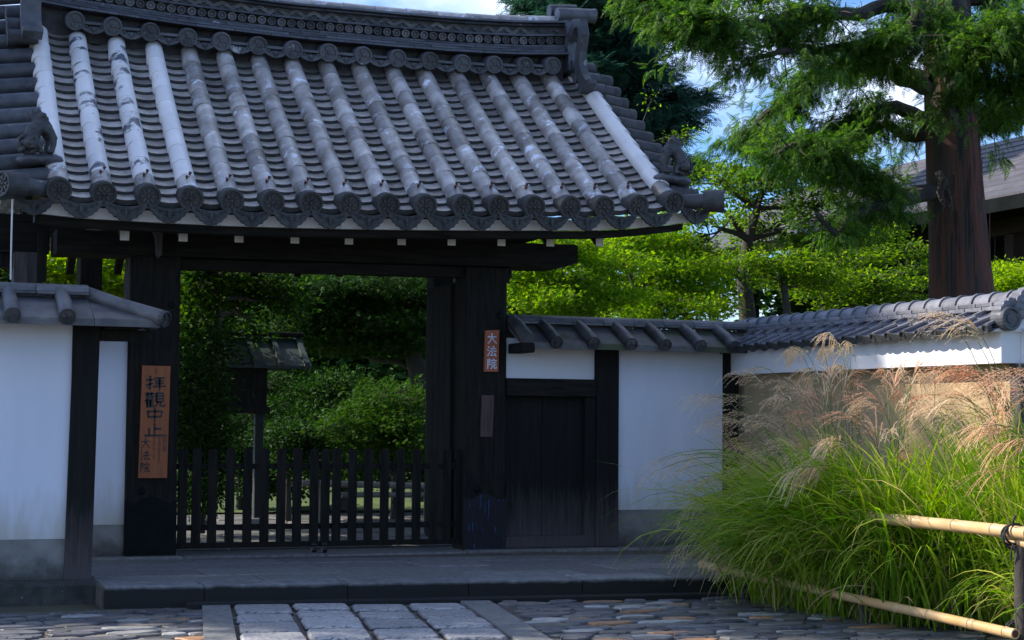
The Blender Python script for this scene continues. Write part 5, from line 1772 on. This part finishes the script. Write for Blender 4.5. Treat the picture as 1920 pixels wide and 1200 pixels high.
limbs = [  # (px, py, Y) along each limb; then how far the sprays hang, how dense
    ([(1735, 165, 5.8), (1690, 150, 5.4), (1640, 105, 5.0), (1590, 90, 4.6), (1490, 95, 4.2), (1400, 110, 4.0)], 0.30, 85),
    ([(1740, 20, 5.8), (1660, 10, 5.0), (1560, 25, 4.4), (1440, 45, 4.0), (1330, 50, 3.8), (1245, 25, 3.6)], 0.27, 120),
    ([(1745, -60, 6), (1650, -90, 5.5), (1520, -60, 5), (1380, -25, 4.6), (1270, -20, 4.4), (1200, 0, 4.2)], 0.28, 110),
    ([(1740, 150, 6.0), (1650, 120, 6.4), (1560, 130, 6.6), (1480, 180, 6.8), (1420, 230, 6.9), (1400, 270, 7)], 0.32, 90),
    ([(1742, 360, 5.9), (1690, 365, 5.6), (1620, 330, 5.3), (1560, 285, 5.1), (1500, 270, 5.0), (1450, 290, 4.9)], 0.30, 110),
    ([(1745, 362, 5.9), (1680, 378, 5.3), (1610, 400, 5.0), (1570, 440, 4.8), (1530, 400, 4.7)], 0.26, 45),
    ([(1740, 230, 6), (1680, 200, 6.3), (1600, 220, 6.6), (1540, 260, 6.7), (1490, 330, 6.8)], 0.30, 80),
    ([(1800, 110, 5.4), (1830, 150, 4.6), (1870, 170, 4.0), (1910, 150, 3.7), (1960, 150, 3.5)], 0.36, 75),
    ([(1790, 30, 5.3), (1800, 60, 4.4), (1830, 80, 3.8), (1870, 60, 3.4), (1930, 40, 3.2)], 0.36, 85),
    ([(1785, 150, 5.3), (1785, 190, 4.7), (1790, 215, 4.3), (1800, 240, 4.1)], 0.22, 22),
    ([(1800, 0, 6), (1850, 0, 5.8), (1900, 60, 5.6), (1950, 120, 5.5)], 0.34, 60),
    ([(1760, -20, 5.2), (1720, 40, 4.5), (1690, 80, 4.2), (1650, 60, 4.0)], 0.34, 50),
    ([(1775, 20, 5.2), (1765, 60, 4.7), (1770, 90, 4.4)], 0.24, 36),
    ([(1795, 0, 5.2), (1820, 60, 4.6), (1850, 130, 4.3), (1850, 190, 4.2)], 0.24, 42),
    ([(1770, -80, 5.2), (1730, -30, 4.6), (1715, 30, 4.3), (1700, 70, 4.2)], 0.26, 45),
    ([(1810, 190, 6.3), (1850, 215, 6.0), (1890, 215, 5.8), (1940, 190, 5.7)], 0.26, 36),
    ([(1745, 250, 6.2), (1700, 255, 6.6), (1660, 230, 6.8), (1620, 260, 7.0)], 0.26, 30),
]
lm_ = MB()
SV, SF, off = [], [], 0
for pl_, hang, dens in limbs:
    pts = [Vector(P(*q)) for q in pl_]
    fine = []
    for a, b in zip(pts, pts[1:]):
        fine += wobble(a, b, 4, 0.08)[:-1]
    fine.append(pts[-1])
    n = len(fine)
    lm_.tube(fine, [0.10 * (1 - i / n) ** 0.8 + 0.012 for i in range(n)], 8)
    cen, dirs = [], []
    for _ in range(int(dens * 1.9)):
        f = random.uniform(0.18, 1.0) ** 0.8 * (n - 1)
        k = min(int(f), n - 2)
        p = fine[k].lerp(fine[k + 1], f - k)
        ax_d = (fine[k + 1] - fine[k]).normalized()
        sd_ = Vector((random.gauss(0, 1), random.gauss(0, 1), random.gauss(-0.25, 0.5))).normalized()
        ln = abs(random.gauss(0, hang)) + 0.05
        q = p + sd_ * ln
        cen.append(q)
        dirs.append((sd_ + ax_d * 0.7 + Vector((0, 0, -0.25))).normalized())
        if random.random() < 0.30:
            lm_.tube([p, p.lerp(q, 0.5) + Vector((0, 0, 0.03)), q], [0.012, 0.008, 0.004], 4, False)
    cen, dirs = np.array(cen), np.array(dirs)
    kp_ = np.array([noise.noise(Vector(q) * 1.5) > -0.22 for q in cen], bool)
    cen, dirs = cen[kp_], dirs[kp_]
    per = 16
    pos = np.repeat(cen, per, axis=0) + rng.normal(size=(len(cen) * per, 3)) * (0.10, 0.10, 0.075)
    d = np.repeat(dirs, per, axis=0) + rng.normal(size=pos.shape) * 0.55
    d[:, 2] -= 0.12
    nn = rng.normal(size=pos.shape) * 0.45 + (0, 0, 1.0)
    V, Fq = scatter(SPRAY[0], SPRAY[1], pos, d, nn, 0.09 + 0.12 * rng.random(len(pos)))
    SV.append(V)
    SF.append(Fq + off)
    off += len(V)
lm_.build('limb', M['bark'], t, True)
tag(put(np_mesh('foliage', np.concatenate(SV), np.concatenate(SF), M['leaf_cedar']), 'foliage', t), kind='stuff')

# ---- tall dark conifer behind the ridge
st_ = random.getstate()
random.seed(12)
YK = 17.0
t = thing('conifer_tree', 'tall dark blue green conifer behind the right end of the gate roof', 'tree', P(1105, 700, YK))
tk = MB()
cpts = [P(1112, 820, YK), P(1112, 400, YK), P(1115, 0, YK), P(1118, -400, YK)]
tk.tube(cpts, [0.32, 0.26, 0.18, 0.05], 10)
cen, dirs = [], []
for i in range(96):
    py = -330 + 660 * (i + random.random()) / 96
    reach = (100 + (py + 330) * 0.17) * random.uniform(0.6, 1.15) * dist_of(P(1115, py, YK)) / F_PX
    a = Vector(P(1115, py, YK))
    an = 2.4 * i + random.uniform(-0.4, 0.4)
    b = a + Vector((math.cos(an) * reach, math.sin(an) * reach, -0.10 * reach + random.uniform(-0.1, 0.25)))
    lp = wobble(a, b, 5, 0.06, 0.05)
    tk.tube(lp, [0.06, 0.05, 0.04, 0.03, 0.02, 0.01], 6)
    for k in range(int(18 + reach * 11)):
        f = random.uniform(0.25, 1.0)
        q = a.lerp(b, f)
        s_ = Vector((random.gauss(0, 1), random.gauss(0, 1), random.gauss(-0.1, 0.25)))
        cen.append(q + s_ * 0.24 * (1.3 - f))
        dirs.append(((b - a).normalized() + s_ * 0.6 + Vector((0, 0, 0.1))).normalized())
cen, dirs = np.array(cen), np.array(dirs)
per = 15
pos = np.repeat(cen, per, axis=0) + rng.normal(size=(len(cen) * per, 3)) * (0.18, 0.18, 0.10)
d = np.repeat(dirs, per, axis=0) + rng.normal(size=pos.shape) * 0.4
nn = rng.normal(size=pos.shape) * 0.4 + (0, 0, 1.0)
V, Fq = scatter(SPRAY2[0], SPRAY2[1], pos, d, nn, 0.16 + 0.16 * rng.random(len(pos)))
tk.build('trunk', M['bark'], t, True)
tag(put(np_mesh('foliage', V, Fq, M['leaf_conifer']), 'foliage', t), kind='stuff')

random.setstate(st_)
# ---- broadleaf and maples above the right wall
tree('broadleaf_tree', 'spreading broadleaf tree with forked black stems behind the right wall', 'tree',
     [P(1405, 900, 7), P(1402, 600, 7), P(1395, 520, 7), P(1402, 450, 7), P(1420, 390, 7)], [0.16, 0.12, 0.10, 0.075, 0.05],
     [blob(1285, 385, 6.6, 60, 45, .6), blob(1350, 345, 7.2, 70, 40, .7), blob(1450, 340, 7, 75, 40, .7), blob(1520, 390, 6.8, 70, 45, .7), blob(1330, 440, 6.4, 75, 50, .6), blob(1440, 430, 7.4, 80, 50, .7), blob(1540, 460, 7, 60, 45, .6), blob(1270, 470, 7, 55, 50, .6), blob(1360, 510, 7.6, 70, 45, .5), blob(1400, 380, 7.8, 110, 60, .6)],
     'leaf_broad', 'bark', 330, 46, 0.062, OVAL, (0.12, 0.12, 0.05), gap=0.0, limb_r=0.5)
tree('small_tree', 'small leafy tree with a thin black stem left of the cedar trunk', 'tree',
     [P(1480, 900, 5), P(1478, 600, 5), P(1470, 540, 5), P(1464, 500, 5)], [0.07, 0.05, 0.045, 0.03],
     [blob(1455, 490, 5, 60, 22, .4), blob(1515, 500, 4.8, 55, 22, .4), blob(1470, 525, 5.2, 75, 18, .4), blob(1540, 530, 5.2, 55, 18, .4)],
     'leaf_broad', 'bark', 130, 40, 0.055, OVAL, (0.10, 0.10, 0.04), gap=-0.2, group=None)
MPX = [((1120, 900), 5.4, 'yellow green maple behind the right wall beside the gate beam', [(1010, 560), (1060, 525), (1010, 490), (1090, 470), (1150, 500), (1130, 555), (1060, 575), (985, 530), (980, 470), (1030, 450), (1110, 445), (970, 500)]),
       ((1230, 900), 6.2, 'yellow green maple right of the beam, below the roof corner', [(1190, 460), (1250, 500), (1220, 545), (1290, 540), (1170, 580), (1250, 575), (1310, 580), (1150, 450), (1200, 430), (1260, 455), (1310, 500)])]
for (bx, by), Y, lab, cs in MPX:
    tree('maple_tree', lab, 'maple', [P(bx, by, Y), P(bx, 650, Y), P(bx - 15, 590, Y), P(bx - 35, 545, Y), P(bx - 55, 500, Y)], [0.10, 0.08, 0.06, 0.045, 0.03],
         [blob(x, y, Y + random.uniform(-.7, .7), random.uniform(48, 70), random.uniform(16, 28), .6) for x, y in cs],
         'leaf_maple', 'bark', 480, 42, 0.043, MAPLE, (0.15, 0.15, 0.045), group='yellow green maples behind the right wall', gap=-0.04, freq=2.2, limb_r=0.4)
tree('maple_tree', 'bright green maple seen between the left wall coping and the gate beam', 'maple',
     [P(140, 900, 4), P(145, 620, 4), P(150, 540, 4), P(160, 500, 4)], [0.10, 0.08, 0.06, 0.04],
     [blob(110, 500, 4, 55, 30, .6), blob(180, 500, 4.3, 60, 30, .6), blob(215, 530, 4, 45, 32, .5), blob(130, 540, 4.4, 55, 25, .6), blob(60, 520, 4.6, 45, 30, .5)],
     'leaf_bright', 'bark', 230, 60, 0.06, MAPLE, (0.15, 0.15, 0.05), gap=-0.3)
tree('leafy_shrub', 'dark leafy shrub at the left edge above the wall coping', 'shrub',
     [P(0, 900, 3), P(0, 640, 3), P(0, 540, 3)], [0.06, 0.05, 0.03], [blob(5, 480, 3, 30, 35, .35), blob(10, 530, 3, 30, 30, .35)],
     'leaf_deep', 'bark', 60, 40, 0.09, SLIM, (0.12, 0.12, 0.08), gap=-0.5)
# ---- right distance
tree('pine_tree', 'dark layered pine left of the cedar trunk under the hall eaves', 'tree',
     [P(1660, 900, 9), P(1655, 600, 9), P(1640, 540, 9), P(1630, 500, 9)], [0.16, 0.13, 0.10, 0.06],
     [blob(1590, 490, 9, 60, 18, .6), blob(1690, 470, 9, 55, 16, .6), blob(1640, 525, 8.4, 75, 14, .6), blob(1725, 515, 9.4, 40, 18, .6), blob(1555, 545, 9, 60, 18, .6), blob(1650, 440, 9.3, 50, 14, .5), blob(1680, 560, 8.8, 70, 16, .6), blob(1610, 575, 8.6, 60, 14, .6), blob(1720, 585, 9, 50, 14, .5)],
     'leaf_broad', 'bark', 300, 40, 0.07, OVAL, (0.17, 0.17, 0.05), gap=-0.05, freq=2.0, limb_r=0.55)
tree('leafy_shrub', 'sunlit yellow green bush right of the cedar trunk behind the wall', 'shrub',
     [P(1895, 900, 8), P(1895, 600, 8), P(1893, 540, 8)], [0.07, 0.05, 0.04], [blob(1890, 525, 8, 50, 24, .6), blob(1930, 520, 8, 50, 26, .6)],
     'leaf_bright', 'bark', 140, 50, 0.065, OVAL, (0.13, 0.13, 0.06), gap=-0.4)
tree('sapling', 'thin sapling with sparse leaves reaching past the right verge of the roof', 'tree',
     [P(1190, 900, 8.0), P(1190, 480, 8.0), P(1160, 330, 8.0), P(1185, 280, 8.0), P(1205, 230, 8.0), P(1222, 185, 8.0)], [0.04, 0.03, 0.018, 0.014, 0.009, 0.004],
     [blob(1222, 190, 8.0, 16, 14, .1), blob(1180, 260, 8.0, 25, 20, .12), blob(1260, 262, 8.0, 26, 22, .12), blob(1300, 255, 8.0, 22, 16, .12), blob(1230, 300, 8.0, 30, 22, .15)],
     'leaf_maple', 'bark', 60, 6, 0.05, OVAL, (0.06, 0.06, 0.05), gap=-0.6, limb_r=0.25)

# ---- the garden seen through the gate
tree('camellia_tree', 'small tree with a curved pale trunk just inside the gate on the left', 'tree',
     [P(376, 900, 3.2), P(378, 690, 3.2), P(400, 640, 3.2), P(412, 590, 3.2), P(408, 560, 3.2), P(398, 520, 3.2)], [0.06, 0.055, 0.045, 0.04, 0.035, 0.028],
     [blob(365, 540, 3.2, 35, 32, .4), blob(410, 515, 3.5, 55, 22, .5), blob(480, 520, 3.4, 50, 26, .5), blob(375, 600, 3.1, 30, 35, .35), blob(455, 590, 3.6, 60, 35, .4), blob(350, 660, 3.0, 25, 26, .3), blob(520, 560, 3.6, 45, 28, .4)],
     'leaf_shrub', 'bark_pale', 230, 34, 0.07, OVAL, (0.10, 0.10, 0.07), gap=-0.25, limb_r=0.5)
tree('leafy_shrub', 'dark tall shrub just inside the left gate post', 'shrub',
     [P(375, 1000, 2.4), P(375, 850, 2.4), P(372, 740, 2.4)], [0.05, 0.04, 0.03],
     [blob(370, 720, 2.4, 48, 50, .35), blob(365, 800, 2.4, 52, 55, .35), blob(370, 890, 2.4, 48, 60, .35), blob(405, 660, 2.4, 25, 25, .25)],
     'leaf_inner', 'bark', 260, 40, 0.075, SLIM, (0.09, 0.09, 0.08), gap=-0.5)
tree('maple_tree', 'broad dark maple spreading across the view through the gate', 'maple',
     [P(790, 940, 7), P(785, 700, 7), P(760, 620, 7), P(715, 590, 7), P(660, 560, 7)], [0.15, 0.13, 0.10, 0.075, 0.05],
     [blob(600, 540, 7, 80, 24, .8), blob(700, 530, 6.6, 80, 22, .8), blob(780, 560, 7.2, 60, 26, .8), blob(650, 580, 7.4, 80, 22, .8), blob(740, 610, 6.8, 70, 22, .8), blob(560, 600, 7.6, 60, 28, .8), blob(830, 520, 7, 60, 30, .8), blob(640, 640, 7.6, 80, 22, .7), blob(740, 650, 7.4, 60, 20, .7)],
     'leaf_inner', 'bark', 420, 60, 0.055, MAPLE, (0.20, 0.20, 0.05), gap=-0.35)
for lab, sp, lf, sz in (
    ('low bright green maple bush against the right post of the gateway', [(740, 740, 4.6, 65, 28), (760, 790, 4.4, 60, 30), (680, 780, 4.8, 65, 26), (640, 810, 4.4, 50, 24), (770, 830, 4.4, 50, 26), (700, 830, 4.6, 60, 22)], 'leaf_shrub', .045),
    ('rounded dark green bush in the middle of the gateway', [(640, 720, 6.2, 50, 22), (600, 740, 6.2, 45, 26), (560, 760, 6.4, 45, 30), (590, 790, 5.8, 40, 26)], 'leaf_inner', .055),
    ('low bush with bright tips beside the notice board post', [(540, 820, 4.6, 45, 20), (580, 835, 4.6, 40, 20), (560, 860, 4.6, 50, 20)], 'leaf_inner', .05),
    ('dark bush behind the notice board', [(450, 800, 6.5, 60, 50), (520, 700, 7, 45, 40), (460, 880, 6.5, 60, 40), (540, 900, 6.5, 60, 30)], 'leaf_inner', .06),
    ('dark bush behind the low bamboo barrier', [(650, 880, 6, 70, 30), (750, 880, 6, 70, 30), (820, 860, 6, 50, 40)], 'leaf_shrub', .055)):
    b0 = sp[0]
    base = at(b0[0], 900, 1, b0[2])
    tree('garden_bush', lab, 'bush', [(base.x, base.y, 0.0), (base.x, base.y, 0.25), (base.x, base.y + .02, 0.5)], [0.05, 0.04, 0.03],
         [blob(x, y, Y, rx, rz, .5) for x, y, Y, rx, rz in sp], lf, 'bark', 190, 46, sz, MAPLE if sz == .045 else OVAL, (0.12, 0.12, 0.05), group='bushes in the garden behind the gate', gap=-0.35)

# ---- unseen trees beyond the left wall, added to shade the gate and paving
t_b = []
for k in range(15):
    f = k / 14
    zc = 8.0 + 8.4 * f
    ye = float(np.interp(zc, [8.2, 9.3, 10.8, 11.6, 12.3, 13.4, 16.4], [2.5, 1.7, 1.7, 2.7, 3.7, 5.5, 7.5]))  # crown edge shaped to set where its shade falls
    for m_ in range(3):
        rr = 0.95 + 0.25 * math.sin(k * 2.1 + m_)
        t_b.append(((-7.2 + random.uniform(-.9, .9) + 0.3 * m_, ye + rr * 0.9 + m_ * 1.35, zc + random.uniform(-.2, .2)), (1.15, rr, 0.62)))
tree('unseen_shade_tree', 'unseen towering broadleaf tree added far left of the gate to shade it', 'tree', [(-7.4, 6.6, 0), (-7.3, 6.6, 5), (-7.2, 6.8, 9), (-7.2, 7.2, 12.5), (-7.2, 8, 15.5)], [0.42, 0.36, 0.28, 0.18, 0.08],
     t_b, 'leaf_deep', 'bark', 1500, 62, 0.14, OVAL, (0.28, 0.28, 0.14), gap=-0.45, freq=0.8, limb_r=0.25)
t_b = [((-5.6 + random.uniform(-.8, .8), 2.35 + 0.5 * k, 6.6 + random.uniform(-1.2, 1.4)), (.8, .55, .5)) for k in range(6)]
tree('unseen_shade_tree', 'unseen slim airy tree added behind the left wall for dappled shade', 'tree', [(-5.6, 3.2, 0), (-5.5, 3.2, 3), (-5.6, 3.3, 5), (-5.6, 3.3, 6.8)], [0.14, 0.11, 0.08, 0.05],
     t_b, 'leaf_broad', 'bark', 260, 40, 0.11, OVAL, (0.2, 0.2, 0.1), gap=-0.1, freq=1.1)

# ---- wooded backdrop
cen = []
for i in range(210):
    px = random.uniform(-500, 2500) if i < 150 else random.uniform(250, 950)
    Y = random.uniform(19, 30) if i < 150 else random.uniform(13, 17)
    top = 470 if px < 1250 else 500
    if 1500 < px:
        top = 540
    py = random.uniform(top, 800)
    p, r_ = blob(px, py, Y, 110, 60, 1.3)
    cen.append(ellipsoid_pts(p, r_, 40))
cen = np.concatenate(cen)
V, Fq = leaves_at(cen, 16, (0.35, 0.35, 0.2), OVAL, 0.24, 0.7, 0.7)
tag(put(np_mesh('backdrop_woods', V, Fq, M['leaf_deep']), 'backdrop_woods'), 'dense green woods far behind the garden', 'woods', kind='stuff')

# ================================================================== PAMPAS GRASS
random.seed(9)


def blades(base, n, L0, L1, az, az_spread, th0, bend, width, rb_):
    """n arching ribbons rooted within rb_ of base; az = compass of the lean (radians), returns V, F"""
    S_ = 9
    a = rng.normal(az, az_spread, n)
    L = rng.uniform(L0, L1, n)
    t0 = np.abs(rng.normal(th0, 0.16, n))
    k = rng.uniform(bend * 0.6, bend * 1.35, n)
    pos = np.array(base) + np.stack([rng.normal(0, rb_, n), rng.normal(0, rb_ * 1.6, n), np.zeros(n)], -1)
    hd = np.stack([np.cos(a), np.sin(a), np.zeros(n)], -1)
    sd_ = np.stack([-np.sin(a), np.cos(a), np.zeros(n)], -1)
    tw = rng.normal(0, 0.5, n)
    rowsv = []
    for i in range(S_ + 1):
        f = i / S_
        th = t0 + k * f ** 1.6
        w_ = width * (0.55 + 0.45 * min(1, f * 5)) * (1 - f ** 2.2) + 0.0006
        nrm_up = np.stack([-np.cos(a) * np.cos(th), -np.sin(a) * np.cos(th), np.sin(th)], -1)
        side = sd_ * np.cos(tw * f)[:, None] + nrm_up * np.sin(tw * f)[:, None]
        rowsv.append((pos - side * w_ / 2, pos + side * w_ / 2))
        step = (hd * np.sin(th)[:, None] + np.array([0, 0, 1.0]) * np.cos(th)[:, None]) * (L / S_)[:, None]
        pos = pos + step
        pos[:, 2] = np.maximum(pos[:, 2], GZ + 0.01 + 0.03 * rng.random(n))
    V = np.stack([np.stack(r_, 1) for r_ in rowsv], 1).reshape(n, -1, 3)           # n, (S+1)*2, 3
    f0 = np.array([(2 * i, 2 * i + 1, 2 * i + 3, 2 * i + 2) for i in range(S_)])
    Fq = (f0[None] + (np.arange(n) * (2 * (S_ + 1)))[:, None, None]).reshape(-1, 4)
    return V.reshape(-1, 3), Fq


W = PI
CL = [  # label, base, blade sets, plume tips (photo px, py, Y, red)
    ('pampas clump leaning left at the corner by the white wall, mostly in shade', (6.88, -2.80, GZ),
     [(1600, 0.65, 1.1, W + 0.45, 0.55, 0.45, 1.9, 0.0140, 0.20), (1600, 0.7, 1.1, W + 0.9, 0.8, 0.5, 1.9, 0.0140, 0.22)],
     [(1235, 865, -2.6, 0), (1285, 905, -2.7, 0), (1300, 855, -2.4, 0), (1330, 745, -2.3, 0), (1345, 790, -2.4, 0), (1375, 770, -2.3, 0), (1290, 985, -2.9, 0), (1330, 1035, -3.1, 0), (1330, 930, -2.8, 0), (1385, 830, -2.4, 0), (1410, 690, -2.0, 0), (1440, 860, -2.6, 0), (1365, 880, -2.6, 0)]),
    ('tall pampas clump with buff plumes in front of the white band', (6.50, -3.60, GZ),
     [(2200, 0.9, 1.6, W + 0.35, 0.6, 0.40, 1.8, 0.0140, 0.22), (1700, 0.7, 1.15, W + 1.0, 0.8, 0.45, 1.9, 0.0140, 0.22)],
     [(1475, 655, -2.6, 0), (1510, 690, -2.9, 0), (1545, 625, -2.6, 0), (1560, 690, -3.0, 1), (1500, 770, -3.3, 1), (1545, 740, -3.2, 1), (1590, 740, -3.2, 1), (1480, 830, -3.5, 0), (1530, 830, -3.6, 1), (1590, 640, -2.8, 0), (1460, 740, -3.0, 0), (1600, 700, -3.2, 1)]),
    ('sunlit pampas clump drooping bright leaves over the bamboo rail', (6.50, -4.15, GZ),
     [(2000, 0.95, 1.55, W + 0.30, 0.6, 0.32, 1.6, 0.0150, 0.20), (1300, 0.7, 1.2, W + 1.0, 0.8, 0.45, 1.9, 0.0150, 0.22)],
     [(1655, 690, -3.6, 1), (1620, 750, -3.9, 1), (1690, 690, -3.7, 1), (1700, 740, -3.9, 1), (1640, 810, -4.2, 1), (1720, 700, -3.8, 0), (1560, 820, -4.3, 1), (1520, 880, -4.5, 1), (1690, 840, -4.1, 1)]),
    ('upright pampas clump with the tallest plume near the wall corner', (7.05, -5.05, GZ),
     [(900, 1.1, 1.6, W + 0.2, 1.2, 0.18, 0.8, 0.0150, 0.22), (1000, 0.6, 1.0, W + 0.6, 0.6, 0.40, 1.8, 0.0150, 0.22)],
     [(1775, 590, -4.6, 0), (1762, 690, -4.7, 1), (1800, 690, -4.7, 1), (1830, 690, -4.8, 1), (1790, 740, -4.8, 0), (1740, 740, -4.6, 1), (1850, 720, -4.9, 1), (1905, 715, -5.0, 1), (1885, 760, -5.0, 1)]),
    ('pampas clump at the right edge behind the railing post', (6.95, -6.0, GZ),
     [(800, 1.0, 1.45, W + 0.2, 1.0, 0.2, 0.9, 0.0150, 0.20), (1000, 0.6, 1.0, W + 0.5, 0.6, 0.45, 1.9, 0.0150, 0.22)],
     [(1915, 690, -5.7, 1), (1880, 830, -5.8, 1), (1840, 800, -5.7, 1)]),
]
for lab, base, sets, tips in CL:
    t = thing('pampas_grass', lab, 'ornamental grass', base, 'pampas grass along the boundary wall')
    SV, SF, off = [], [], 0
    for s_ in sets:
        V, Fq = blades(base, *s_)
        SV.append(V)
        SF.append(Fq + off)
        off += len(V)
    tag(put(np_mesh('leaf_blades', np.concatenate(SV), np.concatenate(SF), M['blade']), 'leaf_blades', t), kind='stuff')
    V, Fq = blades(base, 190, 0.5, 1.0, W + 0.3, 1.0, 0.6, 2.2, 0.011, 0.2)
    tag(put(np_mesh('dead_leaves', V, Fq, M['straw']), 'dead_leaves', t), kind='stuff')
    allt = list(tips)
    for q in list(tips) * 2:
        allt.append((q[0] + random.uniform(-45, 45), q[1] + random.uniform(-5, 55), q[2] + random.uniform(-.25, .1), q[3]))
    for px, py, Y, red in allt:
        tip = Vector(P(px, py, Y))
        b = Vector(base) + Vector((random.gauss(0, .12), random.gauss(0, .16), 0))
        lean = tip - b
        lean.z = 0
        lean_d = lean.normalized() if lean.length > 0.05 else Vector((-1, 0, 0))
        ctrl = Vector((b.x + lean.x * 0.35, b.y + lean.y * 0.35, b.z + (tip.z - b.z) * 0.85 + lean.length * 0.35))
        st = [b.lerp(ctrl, f).lerp(ctrl.lerp(tip, f), f) for f in np.linspace(0, 1, 12)]
        stem_m = MB().tube(st, [0.0045 - 0.0026 * i / 11 for i in range(12)], 5, False)
        pm = MB()
        ns = random.randint(14, 21)
        for i in range(ns):
            f = 1.0 - 0.26 * (i / ns) ** 1.2
            k = min(int(f * 11), 10)
            p = st[k].lerp(st[k + 1], f * 11 - k)
            tg = (st[k + 1] - st[k]).normalized()
            ra = Vector((random.gauss(0, 1), random.gauss(0, 1), random.gauss(0, .5))).normalized()
            d = (tg * 1.0 + ra * 0.45 + lean_d * 0.25).normalized()
            L = random.uniform(0.17, 0.30) * (0.75 + 0.25 * f)
            g_ = random.uniform(1.0, 2.6)
            sgm = 7
            pts = [p]
            for j in range(sgm):
                d = (d + Vector((0, 0, -1)) * g_ * 0.085 + lean_d * 0.02).normalized()
                pts.append(pts[-1] + d * (L / sgm))
            sv = d.cross(Vector((0, 0, 1)))
            sv = sv.normalized() if sv.length > 1e-3 else Vector((1, 0, 0))
            b0 = len(pm.v)
            for j, q in enumerate(pts):
                wv = 0.0034 * (0.5 + 0.5 * min(1, j)) * (1 - 0.6 * j / sgm)
                pm.v += [tuple(q - sv * wv), tuple(q + sv * wv)]
            pm.f += [(b0 + 2 * j, b0 + 2 * j + 1, b0 + 2 * j + 3, b0 + 2 * j + 2) for j in range(sgm)]
            for j in range(1, sgm):                           # spikelets
                for s2 in (-1, 1):
                    q = pts[j].lerp(pts[j + 1], random.random())
                    e = (pts[j + 1] - pts[j]).normalized() * 0.016 + sv * s2 * 0.008 + Vector((0, 0, random.uniform(-.004, .004)))
                    h_ = Vector((0, 0, 0.0018))
                    b1 = len(pm.v)
                    pm.v += [tuple(q), tuple(q + e * 0.5 + h_), tuple(q + e), tuple(q + e * 0.5 - h_)]
                    pm.f.append((b1, b1 + 1, b1 + 2, b1 + 3))
        me = bpy.data.meshes.new('plume')
        me.from_pydata(pm.v, [], pm.f)
        me.materials.append(M['plume_red' if red and random.random() < 0.75 else 'plume'])
        po = put(me, 'plume', t)
        stem_m.build('stem', M['stem'], po)
